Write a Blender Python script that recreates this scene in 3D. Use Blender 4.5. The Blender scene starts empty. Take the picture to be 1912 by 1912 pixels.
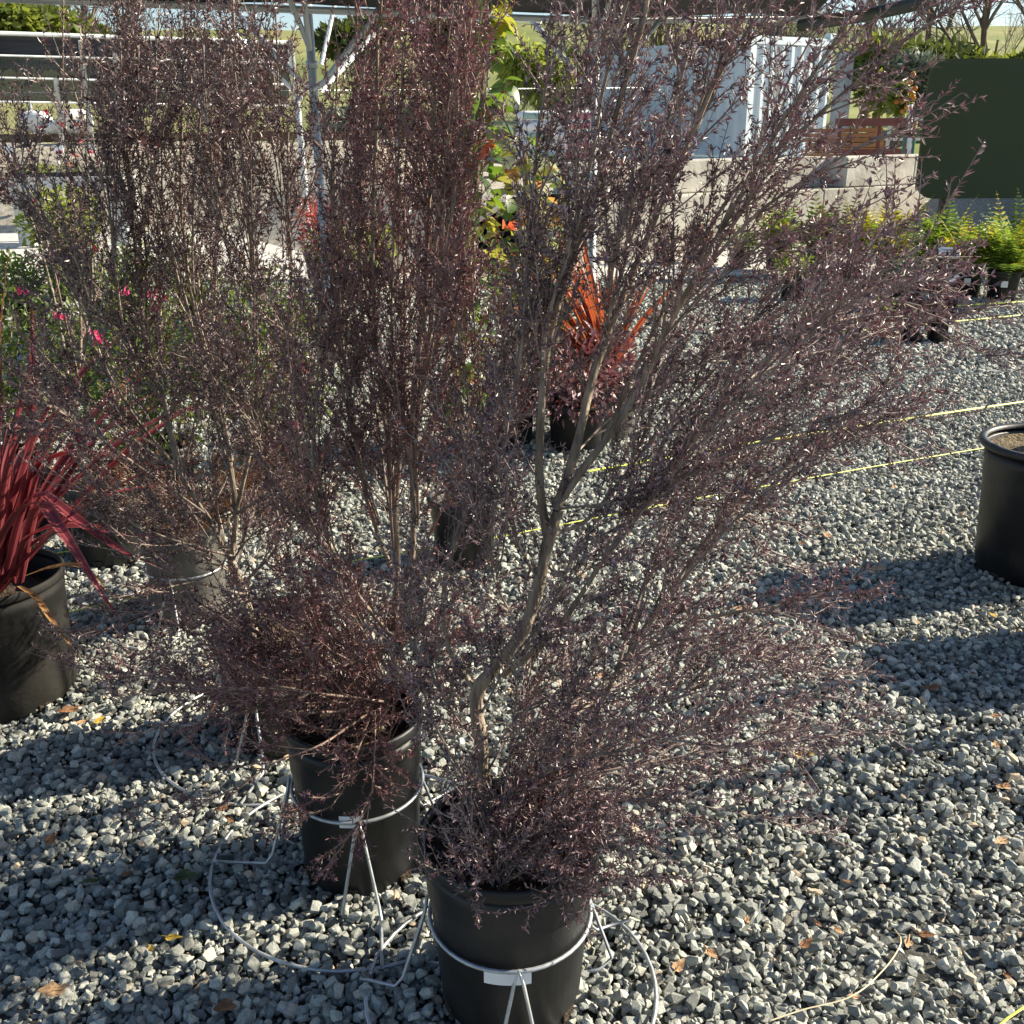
import bpy, math, random
import numpy as np
from mathutils import Matrix, Vector, Euler

rng = np.random.default_rng(11)
random.seed(5)
sc = bpy.context.scene
R = math.radians

# ------------------------------------------------------------------ camera
CAM_H = 1.6; PITCH = R(20.3); ROLL = R(.5); F = 1916.0
cam_data = bpy.data.cameras.new('camera'); cam = bpy.data.objects.new('camera', cam_data)
sc.collection.objects.link(cam)
cam_data.sensor_width = 36; cam_data.lens = 36 * F / 1912; cam_data.clip_end = 2000; cam_data.clip_start = .05
cam.matrix_world = Matrix.Translation((0, 0, CAM_H)) @ Matrix.Rotation(R(90) - PITCH, 4, 'X') @ Matrix.Rotation(-ROLL, 4, 'Z')
sc.camera = cam

# ------------------------------------------------------------------ sky, sun, exposure
SUN_AZ = R(76); SUN_EL = R(29.5)
world = bpy.data.worlds.new('World'); sc.world = world; world.use_nodes = True
wn = world.node_tree.nodes; wl = world.node_tree.links
sky = wn.new('ShaderNodeTexSky'); sky.sky_type = 'NISHITA'; sky.sun_disc = False
sky.sun_elevation = SUN_EL; sky.sun_rotation = SUN_AZ; sky.altitude = 50; sky.air_density = 1.0; sky.dust_density = .6; sky.ozone_density = 1.5
wl.new(sky.outputs[0], wn['Background'].inputs[0]); wn['Background'].inputs[1].default_value = .068
sun_d = bpy.data.lights.new('sun', 'SUN'); sun_d.energy = 5.0; sun_d.angle = R(.53); sun_d.color = (1, .90, .71)
sun = bpy.data.objects.new('sun', sun_d); sc.collection.objects.link(sun)
sdir = Vector((math.sin(SUN_AZ) * math.cos(SUN_EL), math.cos(SUN_AZ) * math.cos(SUN_EL), math.sin(SUN_EL)))
sun.rotation_euler = sdir.to_track_quat('Z', 'Y').to_euler(); sun.location = sdir * 30
sc.view_settings.view_transform = 'Standard'; sc.view_settings.look = 'None'
sc.view_settings.exposure = 1.35; sc.view_settings.gamma = 1; sc.view_settings.use_curve_mapping = False

# ------------------------------------------------------------------ survey of the photograph: pixel -> point in the place
def ray(u, v):
    x = (u - 956) / F; y = (956 - v) / F
    c, s = math.cos(ROLL), math.sin(ROLL)
    xr = c * x + s * y; yr = -s * x + c * y
    return np.array([xr, math.cos(PITCH) + yr * math.sin(PITCH), -math.sin(PITCH) + yr * math.cos(PITCH)])
def G(u, v, z=0.0):
    d = ray(u, v); t = (z - CAM_H) / d[2]; return np.array([0, 0, CAM_H]) + t * d
def D(u, v, Y):
    d = ray(u, v); t = Y / d[1]; return np.array([0, 0, CAM_H]) + t * d

# ------------------------------------------------------------------ materials
def mat(name, c1, c2=None, scale=20, rough=.7, metal=0, spec=.4, bump=0, bscale=None, detail=4, coords='Object', c3=None, lo=.35, hi=.65, island=False, trans=0, tcol=None, alpha=1, stretch=None, mid=None):
    m = bpy.data.materials.new(name); m.use_nodes = True
    nt = m.node_tree; n = nt.nodes; l = nt.links; b = n['Principled BSDF']
    b.inputs['Roughness'].default_value = rough; b.inputs['Metallic'].default_value = metal
    b.inputs['Specular IOR Level'].default_value = spec
    tc = n.new('ShaderNodeTexCoord'); co = tc.outputs[coords]
    if stretch:
        mp = n.new('ShaderNodeMapping'); mp.inputs['Scale'].default_value = stretch; l.new(co, mp.inputs[0]); co = mp.outputs[0]
    col = None
    if c2 is not None:
        rp = n.new('ShaderNodeValToRGB'); rp.color_ramp.elements[0].position = lo; rp.color_ramp.elements[1].position = hi
        rp.color_ramp.elements[0].color = (*c1, 1); rp.color_ramp.elements[1].color = (*c2, 1)
        if c3 is not None:
            e = rp.color_ramp.elements.new(mid or (lo + hi) / 2); e.color = (*c3, 1)
        if island == 'obj':
            oi = n.new('ShaderNodeObjectInfo'); l.new(oi.outputs['Random'], rp.inputs[0])
        elif island:
            g = n.new('ShaderNodeNewGeometry'); l.new(g.outputs['Random Per Island'], rp.inputs[0])
        else:
            nz = n.new('ShaderNodeTexNoise'); nz.inputs['Scale'].default_value = scale; nz.inputs['Detail'].default_value = detail
            l.new(co, nz.inputs['Vector']); l.new(nz.outputs[0], rp.inputs[0])
        col = rp.outputs[0]; l.new(col, b.inputs['Base Color'])
    else:
        b.inputs['Base Color'].default_value = (*c1, 1)
    if bump:
        nz2 = n.new('ShaderNodeTexNoise'); nz2.inputs['Scale'].default_value = bscale or scale * 3; nz2.inputs['Detail'].default_value = 5
        l.new(co, nz2.inputs['Vector'])
        bp = n.new('ShaderNodeBump'); bp.inputs['Strength'].default_value = bump; bp.inputs['Distance'].default_value = .02
        l.new(nz2.outputs[0], bp.inputs['Height']); l.new(bp.outputs[0], b.inputs['Normal'])
    out = n['Material Output']; sh = b.outputs[0]
    if trans:
        tr = n.new('ShaderNodeBsdfTranslucent')
        if tcol: tr.inputs[0].default_value = (*tcol, 1)
        elif col: l.new(col, tr.inputs[0])
        else: tr.inputs[0].default_value = (*c1, 1)
        mx = n.new('ShaderNodeMixShader'); mx.inputs[0].default_value = trans
        l.new(sh, mx.inputs[1]); l.new(tr.outputs[0], mx.inputs[2]); sh = mx.outputs[0]
    if alpha < 1:
        tp = n.new('ShaderNodeBsdfTransparent'); mx = n.new('ShaderNodeMixShader'); mx.inputs[0].default_value = alpha
        l.new(tp.outputs[0], mx.inputs[1]); l.new(sh, mx.inputs[2]); sh = mx.outputs[0]
    l.new(sh, out.inputs['Surface'])
    return m

MT = dict(
    ground=mat('ground_grit', (.10, .105, .10), (.30, .31, .29), 60, .9, bump=.6, bscale=90, detail=8),
    grit=mat('dark_grit_between_stones', (.035, .034, .03), (.10, .10, .09), 60, .95, bump=.4),
    road=mat('pale_gravel_road', (.40, .39, .36), (.62, .60, .55), 9, .9, bump=.5, bscale=50, detail=9),
    bank=mat('brown_gravel_bank', (.25, .22, .175), (.46, .42, .34), 7, .95, bump=.6, bscale=30, detail=9),
    hill=mat('hill_grass', (.11, .13, .03), (.27, .25, .09), .07, .95, bump=.3, bscale=1.2, detail=9, c3=(.17, .19, .05)),
    plastic=mat('black_nursery_plastic', (.010, .011, .013), (.036, .036, .036), 7, .48, spec=.4, lo=.45, hi=.8, bump=.05, bscale=90, detail=6),
    plastic_grey=mat('weathered_grey_plastic', (.10, .095, .085), (.17, .16, .14), 9, .7, bump=.08, bscale=60, detail=7),
    plastic_dusty=mat('dusty_black_plastic', (.010, .010, .010), (.050, .046, .040), 5, .75, spec=.2, lo=.42, hi=.75, bump=.06, bscale=70, detail=8),
    terracotta=mat('terracotta_plastic', (.42, .10, .045), (.50, .14, .07), 8, .55),
    soil=mat('potting_soil', (.018, .013, .01), (.075, .05, .032), 70, .95, bump=1, bscale=120, detail=6),
    soil_tan=mat('dry_bark_mulch', (.07, .05, .028), (.22, .17, .10), 60, .95, bump=1, bscale=110, detail=6),
    paper=mat('white_label', (.75, .76, .78), (.82, .82, .84), 5, .4),
    ink=mat('label_print', (.12, .13, .16), rough=.6),
    wire=mat('galvanised_wire', (.36, .38, .40), (.52, .54, .56), 30, .42, metal=.55, bump=.03),
    galv=mat('galvanised_pipe', (.46, .49, .51), (.62, .65, .67), 4, .42, metal=.3),
    bark=mat('tan_tea_tree_bark', (.15, .115, .085), (.40, .33, .25), 60, .9, bump=.9, bscale=90, stretch=(1, 1, .18), detail=6),
    twig=mat('grey_tan_twig', (.15, .115, .10), (.32, .26, .22), 25, .75, detail=3),
    twig_red=mat('reddish_twig', (.14, .09, .075), (.30, .22, .18), 25, .75, detail=3),
    leaf_a=mat('purple_tea_tree_leaf', (.030, .018, .024), (.46, .34, .34), rough=.40, spec=.75, island=True, lo=.0, hi=1.0, c3=(.155, .090, .102), mid=.62, trans=.16, tcol=(.20, .08, .10)),  # pale ramp end paints sun glints into the colour of some leaves
    leaf_b=mat('red_purple_tea_tree_leaf', (.034, .016, .020), (.42, .26, .26), rough=.41, spec=.7, island=True, lo=.0, hi=1.0, c3=(.165, .076, .082), mid=.64, trans=.18, tcol=(.28, .08, .09)),  # bright end of the ramp is painted glints on random leaves
    leaf_c=mat('dark_bronze_tea_tree_leaf', (.026, .016, .018), (.38, .27, .26), rough=.41, spec=.7, island=True, lo=.0, hi=1.0, c3=(.135, .080, .082), mid=.64, trans=.16, tcol=(.20, .07, .07)),  # glints painted in here too, by the pale end of the ramp
    leaf_d=mat('russet_shrub_leaf', (.035, .02, .012), (.19, .08, .03), rough=.5, island=True, lo=.1, hi=.9, c3=(.08, .045, .02), trans=.3, tcol=(.28, .10, .03)),
    green=mat('shrub_green_leaf', (.022, .05, .012), (.13, .17, .03), rough=.42, spec=.5, island=True, lo=.05, hi=.95, c3=(.05, .09, .02), trans=.3, tcol=(.28, .36, .04)),
    vine=mat('vine_dark_leaf', (.022, .055, .014), (.06, .11, .025), rough=.35, spec=.55, island='obj', lo=.0, hi=1, trans=.35, tcol=(.22, .36, .03)),
    vine_y=mat('vine_yellow_leaf', (.10, .15, .02), (.34, .30, .04), rough=.4, spec=.5, island='obj', lo=.0, hi=1, trans=.4, tcol=(.45, .45, .05)),
    vine_o=mat('orange_leaf', (.40, .16, .03), (.5, .26, .05), rough=.5, island='obj', trans=.4, tcol=(.6, .25, .05)),
    pale_leaf=mat('pale_variegated_leaf', (.30, .34, .20), (.45, .45, .30), rough=.45, island='obj', lo=0, hi=1, trans=.4, tcol=(.5, .5, .3)),
    fern=mat('fern_green', (.08, .15, .02), (.24, .33, .05), rough=.5, island='obj', lo=.0, hi=1, trans=.35, tcol=(.30, .42, .05)),
    fern_y=mat('fern_yellow', (.30, .33, .03), (.56, .46, .05), rough=.5, island='obj', lo=.0, hi=1, trans=.4, tcol=(.55, .5, .06)),
    cord=mat('crimson_cordyline', (.06, .011, .016), (.20, .034, .045), rough=.38, spec=.5, island='obj', lo=0, hi=1, c3=(.12, .02, .03), trans=.2, tcol=(.36, .04, .05)),
    cord_edge=mat('cordyline_margin', (.20, .04, .05), (.34, .09, .095), rough=.4, spec=.5, island='obj', lo=0, hi=1, trans=.3, tcol=(.4, .07, .07)),
    flax_edge=mat('flax_margin', (.36, .12, .04), (.5, .2, .08), rough=.45, island='obj', trans=.35, tcol=(.6, .2, .06)),
    flax=mat('orange_red_flax', (.15, .03, .02), (.36, .08, .045), rough=.45, island='obj', lo=0, hi=1, trans=.35, tcol=(.45, .08, .04)),
    dry=mat('dry_blade', (.28, .13, .05), (.42, .24, .10), 30, .7, trans=.3),
    pink=mat('pink_petal', (.62, .05, .16), (.75, .12, .28), 40, .55, trans=.4),
    redfl=mat('red_petal', (.5, .015, .04), (.6, .05, .08), 40, .5, trans=.3),
    orangefl=mat('trumpet_flower', (.75, .12, .05), (.8, .22, .1), 40, .5, trans=.35),
    concrete=mat('cast_concrete', (.30, .28, .24), (.48, .46, .41), 2.2, .9, bump=.35, bscale=14, detail=9),
    container=mat('pale_blue_paint', (.52, .60, .66), (.60, .68, .73), 1.5, .5, bump=.02),
    container_dk=mat('grey_steel', (.20, .23, .25), (.28, .31, .33), 3, .6),
    cloth=mat('dark_shade_cloth', (.022, .023, .025), (.05, .05, .053), 3, .8, bump=.2, bscale=8, stretch=(.3, 5, 5)),
    screen=mat('translucent_shade_cloth', (.05, .055, .055), (.09, .095, .09), 2, .8, alpha=.68, stretch=(.3, 1, 5)),
    tube=mat('dark_roller_tube', (.05, .055, .05), (.09, .095, .085), 3, .4),
    wood=mat('weathered_bench_wood', (.42, .43, .42), (.62, .62, .60), 6, .8, bump=.2, stretch=(1, 1, 8)),
    lumber=mat('orange_lumber', (.32, .15, .06), (.48, .26, .11), 5, .8, island='obj', lo=0, hi=1),
    rust=mat('red_brown_steel', (.14, .045, .035), (.2, .07, .055), 5, .7),
    pvc=mat('white_pipe', (.78, .79, .8), (.84, .84, .84), 3, .4),
    teal=mat('green_post', (.05, .16, .11), (.07, .2, .14), 4, .5),
    sign=mat('dark_green_sign_paint', (.052, .064, .034), (.056, .069, .037), 2, .75, spec=.2),
    bag=mat('white_woven_sack', (.68, .69, .70), (.82, .82, .83), 8, .5, bump=.4, bscale=9),
    bag_pink=mat('pink_print', (.62, .16, .22), (.7, .28, .32), 5, .5),
    bag_green=mat('green_print', (.28, .42, .36), (.36, .5, .44), 5, .5),
    string=mat('yellow_string', (.62, .70, .06), (.74, .78, .12), 20, .5),
    trunk=mat('brown_trunk', (.10, .07, .045), (.26, .19, .12), 12, .9, bump=.5, stretch=(1, 1, .2)),
    bare=mat('bare_twig', (.10, .08, .065), (.24, .19, .15), 3, .85),
    t_dark=mat('evergreen_leaf', (.018, .035, .010), (.075, .095, .022), rough=.6, island=True, lo=.05, hi=.95, trans=.2, tcol=(.14, .18, .03)),
    t_lime=mat('lime_leaf', (.10, .15, .025), (.27, .31, .055), rough=.55, island=True, lo=.05, hi=.95, trans=.4, tcol=(.45, .5, .08)),
    t_olive=mat('olive_leaf', (.07, .09, .06), (.20, .23, .17), rough=.55, island=True, lo=.05, hi=.95, trans=.2),
    t_mid=mat('garden_leaf', (.045, .08, .015), (.16, .19, .035), rough=.55, island=True, lo=.05, hi=.95, trans=.3, tcol=(.3, .35, .05)),
    t_red=mat('red_shrub_leaf', (.22, .03, .025), (.42, .09, .06), rough=.5, island=True, lo=.05, hi=.95, trans=.35, tcol=(.6, .1, .06)),
    heuchera=mat('black_purple_leaf', (.018, .007, .012), (.10, .03, .035), rough=.3, spec=.6, island=True, lo=.05, hi=.95),
    dead_tan=mat('dead_leaf_tan', (.42, .25, .13), (.58, .38, .22), 30, .75, bump=.2, trans=.2),
    dead_brown=mat('dead_leaf_brown', (.14, .065, .03), (.30, .15, .07), 30, .75, bump=.2, trans=.15),
    dead_green=mat('fallen_green_leaf', (.035, .055, .015), (.08, .09, .03), 30, .6, trans=.1),
    dead_yellow=mat('fallen_yellow_leaf', (.5, .32, .04), (.6, .42, .08), 30, .6, trans=.2),
    straw=mat('straw_stalk', (.55, .45, .28), (.68, .6, .42), 30, .7),
    netting=mat('chain_link_wire', (.22, .24, .24), rough=.5, metal=.5),
)

# crushed stone: every stone has its own tone, with a fine mineral grain
def stone_material():
    m = bpy.data.materials.new('crushed_stone'); m.use_nodes = True
    nt = m.node_tree; n = nt.nodes; l = nt.links; b = n['Principled BSDF']
    oi = n.new('ShaderNodeObjectInfo'); rp = n.new('ShaderNodeValToRGB')
    cr = rp.color_ramp; cr.elements[0].color = (.12, .125, .12, 1); cr.elements[1].color = (.47, .36, .25, 1)
    for p, c in ((.2, (.205, .215, .198)), (.45, (.295, .31, .285)), (.7, (.385, .398, .36)), (.9, (.48, .485, .43)), (.965, (.43, .40, .34))):
        e = cr.elements.new(p); e.color = (*c, 1)
    l.new(oi.outputs['Random'], rp.inputs[0])
    tc = n.new('ShaderNodeTexCoord'); ad = n.new('ShaderNodeVectorMath'); ad.operation = 'ADD'
    l.new(tc.outputs['Object'], ad.inputs[0]); l.new(oi.outputs['Random'], ad.inputs[1])
    nz = n.new('ShaderNodeTexNoise'); nz.inputs['Scale'].default_value = 3.5; nz.inputs['Detail'].default_value = 7; nz.inputs['Roughness'].default_value = .7
    l.new(ad.outputs[0], nz.inputs['Vector'])
    mr = n.new('ShaderNodeMapRange'); mr.inputs[1].default_value = .3; mr.inputs[2].default_value = .7; mr.inputs[3].default_value = .58; mr.inputs[4].default_value = 1.35
    l.new(nz.outputs[0], mr.inputs[0])
    mx = n.new('ShaderNodeVectorMath'); mx.operation = 'SCALE'; l.new(rp.outputs[0], mx.inputs[0]); l.new(mr.outputs[0], mx.inputs['Scale'])
    l.new(mx.outputs[0], b.inputs['Base Color']); b.inputs['Roughness'].default_value = .8; b.inputs['Specular IOR Level'].default_value = .3
    bp = n.new('ShaderNodeBump'); bp.inputs['Strength'].default_value = .55; bp.inputs['Distance'].default_value = .004
    l.new(nz.outputs[0], bp.inputs['Height']); l.new(bp.outputs[0], b.inputs['Normal'])
    return m
MT['stone'] = stone_material()

# ------------------------------------------------------------------ mesh builder
def nrm(a):
    a = np.asarray(a, float); return a / np.maximum(np.linalg.norm(a, axis=-1, keepdims=True), 1e-9)
class MB:
    def __init__(s): s.v = []; s.q = []; s.t = []; s.n = 0
    def add(s, v, q=None, t=None):
        v = np.asarray(v, float).reshape(-1, 3)
        if q is not None and len(q): s.q.append(np.asarray(q, int).reshape(-1, 4) + s.n)
        if t is not None and len(t): s.t.append(np.asarray(t, int).reshape(-1, 3) + s.n)
        s.v.append(v); s.n += len(v); return s
    def box(s, c, size, rot=0.0, tilt=None):
        a = np.array([[x, y, z] for x in (-.5, .5) for y in (-.5, .5) for z in (-.5, .5)]) * size
        M = Matrix.Rotation(rot, 3, 'Z')
        if tilt is not None: M = M @ Euler(tilt).to_matrix()
        a = a @ np.array(M).T + np.array(c)
        return s.add(a, [[0, 1, 3, 2], [4, 6, 7, 5], [0, 4, 5, 1], [2, 3, 7, 6], [0, 2, 6, 4], [1, 5, 7, 3]])
    def tubes(s, P, Rr, sides=5, cap=True):
        """P (n,k,3) polylines, Rr (n,k) radii"""
        P = np.asarray(P, float); Rr = np.asarray(Rr, float)
        if P.ndim == 2: P = P[None]; Rr = Rr[None] if Rr.ndim == 1 else Rr
        n, k, _ = P.shape
        if Rr.shape != (n, k): Rr = np.broadcast_to(Rr, (n, k))
        T = np.empty_like(P); T[:, 1:-1] = P[:, 2:] - P[:, :-2]; T[:, 0] = P[:, 1] - P[:, 0]; T[:, -1] = P[:, -1] - P[:, -2]; T = nrm(T)
        m = nrm(P[:, -1] - P[:, 0]) if not np.allclose(P[:, -1], P[:, 0]) else np.tile([0, 0, 1.], (n, 1))
        ref = np.where(np.abs(m[:, 2:3]) < .8, np.array([[0, 0, 1.]]), np.array([[1., 0.1, 0]]))
        if np.allclose(P[0, -1], P[0, 0]): ref = np.tile([[0, 0, 1.]], (n, 1))
        U = nrm(np.cross(T, ref[:, None, :])); V = np.cross(T, U)
        a = np.arange(sides) * 2 * math.pi / sides
        ring = U[:, :, None, :] * np.cos(a)[None, None, :, None] + V[:, :, None, :] * np.sin(a)[None, None, :, None]
        vv = P[:, :, None, :] + ring * Rr[:, :, None, None]
        idx = np.arange(n * k * sides).reshape(n, k, sides); nx = np.roll(idx, -1, axis=2)
        q = np.stack([idx[:, :-1], nx[:, :-1], nx[:, 1:], idx[:, 1:]], -1).reshape(-1, 4)
        t = None
        if cap and sides == 3: t = np.concatenate([idx[:, -1], idx[:, 0][:, ::-1]])
        elif cap and sides > 3:
            t = np.concatenate([np.stack([idx[:, e, 0], idx[:, e, j], idx[:, e, j + 1]], -1) for e in (0, -1) for j in range(1, sides - 1)])
        return s.add(vv.reshape(-1, 3), q, t)
    def lathe(s, prof, c, seg=32, wob=0, close=False):
        prof = np.asarray(prof, float); k = len(prof); a = np.arange(seg) * 2 * math.pi / seg
        r = prof[:, 0][:, None] * (1 + wob * np.sin(a * 2 + 1)[None])
        v = np.stack([r * np.cos(a), r * np.sin(a), np.repeat(prof[:, 1][:, None], seg, 1)], -1) + np.array(c)
        i = np.arange(k * seg).reshape(k, seg); nx = np.roll(i, -1, 1)
        return s.add(v.reshape(-1, 3), np.stack([i[:-1], nx[:-1], nx[1:], i[1:]], -1).reshape(-1, 4))
    def leaves(s, B, Dn, L, W, fold=.35, up=None, droop=0.0):
        """lanceolate folded leaves: base points B, directions Dn, lengths L, widths W"""
        B = np.asarray(B, float); n = len(B); Dn = nrm(Dn)
        ref = rng.normal(size=(n, 3)) if up is None else up
        S = nrm(np.cross(Dn, ref)); N = np.cross(S, Dn)
        L = np.broadcast_to(L, n)[:, None]; W = np.broadcast_to(W, n)[:, None]
        mid = B + Dn * L * .45 + N * W * fold
        v = np.stack([B, mid + S * W * .5 - N * W * fold * .3, B + Dn * L - N * L * droop, mid - S * W * .5 - N * W * fold * .3], 1)
        o = np.arange(n)[:, None] * 4
        return s.add(v.reshape(-1, 3), None, np.concatenate([o + [0, 1, 2], o + [0, 2, 3]]))
    def mesh(s, name, loc=(0, 0, 0), smooth=False):
        me = bpy.data.meshes.new(name)
        v = np.concatenate(s.v) - np.array(loc); me.vertices.add(len(v)); me.vertices.foreach_set('co', v.astype(np.float32).ravel())
        q = np.concatenate(s.q) if s.q else np.zeros((0, 4), int); t = np.concatenate(s.t) if s.t else np.zeros((0, 3), int)
        me.loops.add(q.size + t.size); me.loops.foreach_set('vertex_index', np.concatenate([q.ravel(), t.ravel()]).astype(np.int32))
        me.polygons.add(len(q) + len(t))
        st = np.concatenate([np.arange(len(q)) * 4, q.size + np.arange(len(t)) * 3]).astype(np.int32)
        me.polygons.foreach_set('loop_start', st)
        me.polygons.foreach_set('use_smooth', np.full(len(st), smooth, bool))
        me.update(calc_edges=True); me.validate(); return me

LOC = {}
def link(o): sc.collection.objects.link(o); return o
def tag(o, label=None, cat=None, group=None, kind=None):
    if label: o['label'] = label
    if cat: o['category'] = cat
    if group: o['group'] = group
    if kind: o['kind'] = kind
    return o
def thing(name, label, cat, loc=(0, 0, 0), group=None):
    o = link(bpy.data.objects.new(name, None)); o.location = tuple(loc); o.empty_display_size = .05
    LOC[o.name] = np.array(loc, float); return tag(o, label, cat, group)
def obj(name, mb, material, parent=None, smooth=False, kind=None, label=None):
    loc = LOC.get(parent.name, np.zeros(3)) if parent else np.zeros(3)
    me = mb.mesh(name, loc, smooth); me.materials.append(material)
    o = link(bpy.data.objects.new(name, me)); LOC[o.name] = loc
    if parent: o.parent = parent
    return tag(o, label, None, None, kind)
def solo(name, mb, material, label, cat, loc, group=None, smooth=False):
    me = mb.mesh(name, loc, smooth); me.materials.append(material)
    o = link(bpy.data.objects.new(name, me)); o.location = tuple(loc); LOC[o.name] = np.array(loc, float)
    return tag(o, label, cat, group)
def inst(name, me, parent, M):
    """a part sharing mesh data, placed by world matrix M"""
    o = link(bpy.data.objects.new(name, me)); o.parent = parent
    o.matrix_local = Matrix.Translation(Vector(-LOC[parent.name])) @ M
    return o
def structure(name, mb, material, smooth=False):
    return tag(obj(name, mb, material, None, smooth), kind='structure')
def spline(P, step=.02):
    P = np.asarray(P, float); Q = np.vstack([2 * P[0] - P[1], P, 2 * P[-1] - P[-2]]); out = []
    for i in range(len(P) - 1):
        n = max(2, int(np.linalg.norm(P[i + 1] - P[i]) / step)); t = np.linspace(0, 1, n, endpoint=False)[:, None]
        a, b, c, d = Q[i:i + 4]
        out.append(.5 * (2 * b + (c - a) * t + (2 * a - 5 * b + 4 * c - d) * t * t + (3 * b - a - 3 * c + d) * t ** 3))
    return np.vstack(out + [P[-1:]])
def look(x, z):
    """matrix with local X along x and Z near z"""
    x = Vector(x).normalized(); y = Vector(z).cross(x)
    if y.length < 1e-4: y = Vector((0, 1, 0))
    y.normalize(); zz = x.cross(y)
    return Matrix((x, y, zz)).transposed().to_4x4()

# ------------------------------------------------------------------ terrain
g = MB(); g.add([[-400, -40, -.03], [400, -40, -.03], [400, 400, -.03], [-400, 400, -.03]], [[0, 1, 2, 3]])
structure('ground', g, MT['ground'])
g = MB(); g.add([[-14, .2, -.022], [14, .2, -.022], [14, 12.4, -.022], [-14, 12.4, -.022]], [[0, 1, 2, 3]])
structure('gravel_bed', g, MT['grit'])
def sheet(fn, x0, x1, y0, y1, nx, ny):
    X, Y = np.meshgrid(np.linspace(x0, x1, nx), np.linspace(y0, y1, ny)); Z = fn(X, Y)
    i = np.arange(nx * ny).reshape(ny, nx)
    return MB().add(np.stack([X, Y, Z], -1), np.stack([i[:-1, :-1], i[:-1, 1:], i[1:, 1:], i[1:, :-1]], -1).reshape(-1, 4))
def wave(X, Y, s, seed=0):
    r = np.random.default_rng(seed); Z = 0 * X
    for k in range(7):
        f = 2 ** (k * .6) / s; a, b = r.uniform(0, 6.28, 2)
        Z = Z + np.sin(X * f * math.cos(a) + Y * f * math.sin(a) + b) / 2 ** (k * .6)
    return Z
structure('pale_road', sheet(lambda X, Y: -.01 + .012 * wave(X, Y, 1.5, 4), -24, 9, 11.9, 19.2, 120, 40), MT['road'], True)
sm = lambda a: np.clip(a, 0, 1) ** 2 * (3 - 2 * np.clip(a, 0, 1))
structure('gravel_bank', sheet(lambda X, Y: -.12 + sm((Y - 18.3) / 3.6) * (1.55 - .55 * sm((X + 4) / 5)) + .03 * wave(X, Y, .8, 1), -30, 2.2, 18.3, 30, 130, 60), MT['bank'], True)
W0 = np.array([.72, 13.5, 0]); W1 = np.array([7.35, 17.5, 0]); wd = nrm(W1 - W0); wn_ = np.array([wd[1], -wd[0], 0])   # foot line of the block wall
tr_ = sheet(lambda S, B: .02 * wave(S, B, 2, 9) * (B > .5) + .90 * sm((S + 2.6) / 2.6) - .05, -3, 40, .45, 40, 90, 70)
sb = tr_.v[0].copy(); tr_.v[0] = np.stack([W0[0] + wd[0] * sb[:, 0] - wn_[0] * sb[:, 1], W0[1] + wd[1] * sb[:, 0] - wn_[1] * sb[:, 1], sb[:, 2]], -1)
structure('terrace', tr_, MT['bank'], True)
structure('gravel_heap', sheet(lambda X, Y: -.2 + 1.75 * sm((Y - 10.6) / 4.2) * sm((X - 4.2 - .22 * (Y - 11)) / 2.2) + .02 * wave(X, Y, .4, 2), 4.0, 16, 10.6, 16.2, 110, 60), MT['ground'], True)
hz = lambda X, Y: -.5 + 2.0 * sm((Y - 26) / 10) + 3.8 * sm((Y - 34) / 40) + 9.5 * sm((Y - 60) / 110) + .5 * wave(X, Y, 14, 3) * sm((Y - 30) / 40) + .6 * wave(X, Y, 40, 5) * sm((Y - 60) / 60)
structure('hill', sheet(hz, -220, 220, 26, 220, 160, 120), MT['hill'], True)

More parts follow.
